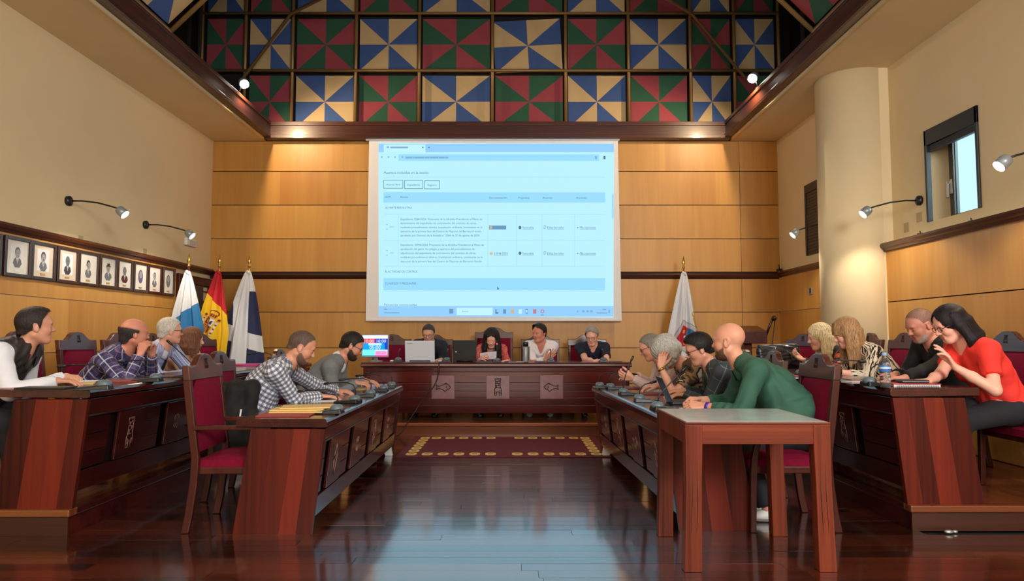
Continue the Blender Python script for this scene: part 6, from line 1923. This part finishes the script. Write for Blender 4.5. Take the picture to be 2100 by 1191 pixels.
sheet('paper_envelope', 'cream envelope under the hand of the vest man', 'envelope', 150, 786, ZO, .26, .18, 25, M_manila, .006, 'brown envelopes')
sheet('paper_sheet', 'white sheet beside the first desk microphone on the left platform', 'paper', 166, 781, ZO, .22, .18, 20, M_paper)
sheet('folder', 'red card folder on the desk before the plaid man', 'folder', 252, 780, ZO, .26, .20, 10, M_redfolder, .008)
sheet('tablet', 'dark tablet lying before the white-haired man', 'tablet', 338, 771, ZO, .25, .18, 8, M_black, .009)
sheet('folder', 'magenta folder at the far end of the left platform desk', 'folder', 505, 746, ZO, .32, .26, 5, M_mag, .02)
sheet('folder', 'red card folder near the far left desk end below the magenta one', 'folder', 476, 748, ZO, .30, .22, 5, M_redfolder, .01)
sheet('folder', 'red card folder in front of the pale pink shirt', 'folder', 1276, 795, ZI, .26, .2, -5, M_redfolder, .008)
sheet('folder', 'red card folder in front of the grey-haired woman', 'folder', 1330, 794, ZI, .30, .22, -5, M_redfolder, .012)
sheet('folder', 'thin red folder edged in white beside the open laptop', 'folder', 1340, 806, ZI, .24, .16, 5, simple('dark_red_card', rgb(116, 34, 40), .6), .01)
sheet('paper_sheet', 'white sheet under the curled microphone neck beside the laptop', 'paper', 1340, 802, ZI, .22, .15, 10, M_paper)
sheet('paper_sheet', 'cream sheet under the folded hands of the man in green', 'paper', 1392, 838, ZI, .2, .14, 12, M_paper)
sheet('folder', 'red card folder beside the black handbag', 'folder', 1611, 768, ZO, .24, .20, 0, M_redfolder, .016)
sheet('writing_pad', 'pinkish white notepad in front of the striped-blouse woman', 'pad', 1766, 782, ZO, .22, .14, 6, simple('pale_pink_pad', rgb(226, 206, 214), .8), .012)
sheet('paper_sheet', 'white paper edge at the left of the carved chair crest', 'paper', 1606, 775, ZO, .26, .12, 0, M_paper)
sheet('phone', 'black phone lying beside the presiding woman paper', 'phone', 1047, 748, ZH, .075, .15, 80, M_black, .009)
sheet('phone', 'black phone by the elbow of the man with crossed arms', 'phone', 1107, 748, ZH, .14, .075, 0, M_black, .012)
sheet('phone', 'black phone at the right end of the head desk', 'phone', 1262, 748, ZH, .16, .08, 0, M_black, .01)
sheet('tablet', 'black tablet lying left of the microphone with red ring', 'tablet', 992, 749, ZH, .22, .16, 0, M_black, .01)
sheet('paper_sheet', 'cream paper to the right of the microphone with red ring', 'paper', 1058, 747, ZH, .2, .18, 4, M_paper)
# sheet held by the presiding woman
p = U(1002, 738, 9.6); t = tag(MB().hexa([(-.11, 0, 0), (.10, .01, .01), (.10, .012, .01), (-.11, .002, 0), (-.115, .06, .085), (.105, .07, .11), (.105, .072, .11), (-.115, .062, .085)]).build('reading_sheet', simple('sheet_violet', rgb(206, 200, 222), .8)), 'tilted sheet of paper held by the presiding woman', 'paper'); t.location = (p.x, p.y, .935)

# ---- notebook, case, bottle
p = UZ(1880, 790, ZO + .01)
t = thing('spiral_notebook', 'red spiral notebook at the near corner of the right platform desk', 'notebook', (p.x, p.y + .06, ZO), R(-2))
MB().box(-.155, -.075, .016, .155, .075, .021).build('cover', simple('red_cover', rgb(206, 40, 60), .5), t, .002)
MB().box(-.15, -.07, .002, .15, .075, .016).build('pages', M_paper, t)
MB().box(-.155, -.075, .0, .155, .075, .002).build('back_cover', M_black, t)
for k in range(24):
    MB().tube([(-.13 + k * .0113, -.07, .022), (-.13 + k * .0113, -.082, .017), (-.13 + k * .0113, -.084, .006), (-.13 + k * .0113, -.072, .0)], .0016, 5).build('spiral_ring', M_chrome, t)
t = thing('phone_case', 'black phone case lying on the red spiral notebook', 'phone case', (p.x + .02, p.y + .09, ZO + .0212), R(-3))
MB().box(-.09, -.05, 0, .09, .05, .022).build('body', simple('case_blue_black', rgb(24, 28, 40), .35), t, .006)
MB().box(-.085, -.052, .009, .085, -.05, .013).build('seam', M_silver, t)
p = UZ(1819, 794, ZO)
M_pet = simple('bottle_plastic', (.93, .97, 1.0, 1), .08, trans=.95, ior=1.12)
t = thing('water_bottle', 'clear plastic water bottle with blue label and blue cap', 'bottle', (p.x, p.y + .02, ZO))
prf = [(.028, 0), (.034, .006), (.034, .025), (.031, .03), (.034, .035), (.034, .055), (.031, .06), (.034, .065), (.034, .085), (.031, .09), (.034, .095), (.034, .15), (.030, .168), (.018, .185), (.0135, .195), (.0135, .208)]
MB().lathe(prf, 24).build('body', M_pet, t)
MB().lathe([(.0345, .10), (.0350, .102), (.0350, .14), (.0345, .142)], 24).build('label', simple('label_blue', rgb(52, 110, 186), .4), t)
MB().lathe([(.0353, .118), (.0356, .119), (.0356, .131), (.0353, .132)], 24).build('label_band', simple('label_pale', rgb(190, 214, 236), .4), t)
MB().lathe([(.0155, .205), (.016, .207), (.016, .222), (.014, .225)], 20).build('cap', simple('cap_blue', rgb(132, 172, 214), .4), t)
# thermos at the head desk
p = AT(1078, 748, ZH); t = thing('thermos', 'silver flask with black lid left of the man in the white shirt', 'flask', (p.x, p.y, ZH))
MB().lathe([(.033, 0), (.035, .01), (.035, .19), (.03, .2)], 20).build('body', M_silver, t); MB().lathe([(.036, .2), (.036, .25), (.03, .262)], 20).build('lid', M_black, t)
MB().box(.036, -.012, .02, .05, .012, .2).build('strap', M_black, t, .003)
# small white things near the monitor
for (px, py, lab) in ((804, 748, 'small white rounded object right of the timer monitor'), (903, 748, 'white computer mouse beside the suited man hand')):
    p = AT(px, py, ZH); o = MB().ell((0, 0, .012), (.03, .045, .014), 14).build('computer_mouse', M_white); o.location = (p.x, p.y, ZH); tag(o, lab, 'mouse')

# ---- laptops and timer monitor
def laptop(label, x, y, z, rz, w, h, mat, tilt=18, deep=None, logo=None):
    """local: user sits at +y, lid stands at y = 0 leaning toward -y"""
    t = thing('laptop', label, 'laptop', (x, y, z), R(rz))
    dp = deep or h
    MB().box(-w / 2, 0, .002, w / 2, dp, .018).build('base', mat, t, .004)
    kb = MB()
    for i in range(12):
        for j in range(5): kb.box(-w * .42 + i * w * .07, .03 + j * .02, .018, -w * .42 + i * w * .07 + w * .055, .046 + j * .02, .0195)
    kb.build('keyboard', M_black, t)['kind'] = 'stuff'
    Ml = Matrix.Translation((0, .002, .016)) @ Matrix.Rotation(R(tilt), 4, 'X')
    ld = MB().box(-w / 2, -.004, 0, w / 2, .004, h, M=Ml).build('lid', mat, t, .004)
    MB().box(-w / 2 + .012, .0041, .012, w / 2 - .012, .0046, h - .012, M=Ml).build('screen', emi('laptop_screen_' + str(len(MATS)), (.25, .32, .42, 1), .6), ld)
    if logo: logo(ld, Ml)
    MB().tube([(-w * .35, 0, .014), (w * .35, 0, .014)], .008, 8).build('hinge', M_black, t)
    return t
M_lapw = simple('laptop_white', rgb(226, 233, 246), .4)
def logo_w(ld, Ml):
    vs, fs = text_geo('TOSHIBA', .018)
    MB().add([Ml @ Vector((-.172 + v.x, -.0046, .222 + v.y)) for v in vs], fs).build('lettering', M_grey, ld, recalc=False)
def logo_b(ld, Ml):
    MB().ell((0, 0, 0), (.016, .001, .008), 16, M=Ml @ Matrix.Translation((-.115, -.0046, .115))).build('badge', M_chrome, ld)
p = AT(861, 747, ZH); laptop('white laptop with its lid toward the room, before the suited man', p.x, 9.44, ZH, 0, .385, .262, M_lapw, 10, logo=logo_w)
p = AT(953, 748, ZH); laptop('black laptop with its lid toward the room, beside the presiding woman', p.x, 9.43, ZH, 0, .305, .27, M_black, 9, logo=logo_b)
def logo_d(ld, Ml):
    MB().box(-.012, -.0048, .09, .012, -.0042, .096, M=Ml).build('badge', M_silver, ld)
p = UZ(1382, 830, ZI); laptop('open dark laptop standing between microphones before the man in slate checks', p.x - .0, p.y + .16, ZI, -93, .32, .205, simple('laptop_slate', rgb(36, 42, 54), .4), 24, logo=logo_d)

mo = thing('timer_monitor', 'small monitor showing coloured speaking timers on the head desk', 'monitor', (U(769, 714, 9.62).x, 9.62, ZH))
w, h = .365, .305; zb0 = .055
MB().box(-w / 2, 0, zb0, w / 2, .04, zb0 + h).build('casing', M_silver, mo, .006)
MB().lathe([(.10, 0), (.10, .008), (.03, .014), (.025, .06)], 24, (0, .05, 0)).build('stand', M_silver, mo)
E_ = {k: emi('timer_' + k, rgb(*c), 1.0) for k, c in dict(white=(236, 246, 255), red=(255, 60, 66), blue=(20, 66, 196), cyan=(0, 160, 250), aqua=(120, 240, 232), pink=(252, 168, 226), mag=(232, 60, 150), teal=(60, 160, 170), pale=(190, 236, 255)).items()}
ks = list(E_)
b = MB()
def mr(u0, v0, u1, v1, k, d=.001):
    x0, x1 = -w / 2 + .014 + (w - .028) * u0, -w / 2 + .014 + (w - .028) * u1
    z0, z1 = zb0 + h - .014 - (h - .028) * v0, zb0 + h - .014 - (h - .028) * v1
    b.add([(x0, -d, z1), (x1, -d, z1), (x1, -d, z0), (x0, -d, z0)], [(0, 1, 2, 3)], ks.index(k))
mr(0, 0, 1, .16, 'white'); mr(0, .16, .5, .37, 'red'); mr(.5, .16, 1, .37, 'blue'); mr(0, .37, 1, .68, 'cyan'); mr(.24, .37, .76, .48, 'pale', .0015); mr(.88, .37, 1, .68, 'blue', .0012)
mr(0, .68, .5, 1, 'aqua'); mr(.5, .68, 1, 1, 'pink'); mr(0, .95, .5, 1, 'teal', .0015); mr(.5, .95, 1, 1, 'mag', .0015); mr(.5, .68, 1, .75, 'pale', .0015)
b.build('timer_panel', [E_[k] for k in ks], mo, recalc=False)
for (body, u, v, sz, k) in (('10:00', .05, .35, .062, 1), ('10:00', .53, .35, .062, 0), ('05:00', .28, .66, .068, 0), ('00:20', .55, .90, .058, 2)):
    vs, fs = text_geo(body, sz)
    MB().add([(-w / 2 + .014 + (w - .028) * u + q.x, -.003, zb0 + h - .014 - (h - .028) * v + q.y) for q in vs], fs).build('timer_digits', [E_['white'], E_['pale'], E_['mag']][k], mo, recalc=False)

# ---- phones in hands
p = U(1281, 771, 7.1); t = tag(MB().box(-.075, -.037, -.004, .075, .037, .004).build('phone', M_black, bevel=.003), 'black phone held by the man in the pale pink shirt', 'phone'); t.location = p; t.rotation_euler = (R(25), R(8), R(-10))
p = U(1626, 729, 7.46); t = tag(MB().box(-.075, -.037, -.004, .075, .037, .004).build('phone', M_black, bevel=.003), 'black phone held up by the pale blonde woman', 'phone'); t.location = p; t.rotation_euler = (R(20), R(38), R(0))

# ---- black handbag
p = U(1600, 757, 7.7); t = thing('handbag', 'shiny black handbag standing on the right platform desk', 'handbag', (p.x, 7.75, ZO), R(4))
M_pat = simple('patent_black', rgb(24, 27, 36), .3, coat=.35, bump=.25, nscale=9)
f = Field((-.26, -.12, -.02), (.26, .12, .30), .009)
for k_ in range(13):
    q_ = k_ / 12; f.put(Cap((-.175 - .035 * q_, 0, .03 + .20 * q_), (.175 + .035 * q_, 0, .03 + .215 * q_), .055 - .042 * q_), .03)
f.cut(lambda P: -P[..., 2] + .0)
P0, P1, P2 = np.meshgrid(*f.ax, indexing='ij', sparse=True)
f.D += (.003 * np.sin(30 * P0 + 8 * np.sin(25 * P2))).astype(np.float32)
Vv, Fq = f.mesh(); mesh_np('body', Vv, Fq, M_pat, t)
for e in (-1, 1): MB().tube([(e * .05 - .06, -.05, .14), (e * .05 - .075, -.062, .05 + .02), (e * .06, -.068, .03), (e * .05 + .075, -.062, .08), (e * .05 + .06, -.05, .15)], .008, 8).build('handle', M_black, t)
MB().tube([(-.205, 0, .242), (.205, 0, .257)], .006, 6).build('zip', M_silver, t)
for (x, z) in ((-.11, .15), (.0, .16), (.11, .16), (-.04, .21)): MB().ell((x, -.055 if z < .2 else -.03, z), (.009, .005, .009), 10).build('stud', M_chrome, t)

# ---- black jacket over the second chair
t = thing('jacket', 'black jacket hanging over the chair of the man in checks', 'jacket', (-2.0, 5.42, .3))
f = Field((-.40, -.20, -.02), (.35, .25, .66), .010)
for (a, b2, r1, r2) in (((-.24, .05, .55), (.06, .03, .56), .045, .05), ((-.20, 0, .50), (-.14, 0, .10), .06, .075), ((-.06, -.02, .52), (-.04, -.03, .08), .07, .085), ((.05, -.01, .54), (.08, -.02, .14), .05, .07), ((-.10, -.05, .35), (.05, -.06, .12), .05, .06)):
    f.put(Cap(a, b2, r1, r2), .04)
P0, P1, P2 = np.meshgrid(*f.ax, indexing='ij', sparse=True)
f.D += (.006 * np.sin(42 * P0 + 6 * np.sin(9 * P2)) + .004 * np.sin(30 * P2 + 20 * P0)).astype(np.float32)
Vv, Fq = f.mesh(); mesh_np('body', Vv, Fq, C_black, t)
MB().tube([(.02, -.10, .40), (.015, -.112, .33), (.01, -.118, .26)], .007, 6).build('pale_tape', M_white, t)
MB().tube([(-.16, -.075, .42), (-.18, -.085, .36), (-.2, -.08, .31)], .007, 6).build('zip_puller', M_silver, t)

# ---- cable from the head desk to the floor
q = [(-.93, 9.5, ZH + .006), (-.93, 9.26, ZH + .006), (-.93, 9.215, ZH - .03), (-.94, 9.22, .70), (-1.02, 9.225, .56), (-1.14, 9.22, .44), (-1.22, 9.2, .30), (-1.30, 9.12, .175), (-1.38, 9.0, .02), (-1.48, 8.9, .01)]
qq = []
for i in range(len(q) - 1):
    for s_ in range(4):
        qq.append(Vector(q[i]).lerp(Vector(q[i + 1]), s_ / 4))
qq.append(Vector(q[-1]))
for it in range(3): qq = [qq[0]] + [(qq[i - 1] + qq[i] * 2 + qq[i + 1]) / 4 for i in range(1, len(qq) - 1)] + [qq[-1]]
tag(MB().tube(qq, .0065, 6).build('cable', M_black), 'black cable running down the front of the head desk to the floor', 'cable')
# ---- scrap on the floor
p = UZ(1932, 1088, 0.0); o = MB().ell((0, 0, .012), (.03, .02, .012), 8).ell((.045, .01, .01), (.018, .014, .01), 8).build('wrapper', simple('foil', rgb(190, 192, 196), .3, .6)); o.location = (p.x, min(p.y, 4.60), 0.001); tag(o, 'crumpled shiny wrapper on the floor before the right platform', 'wrapper')
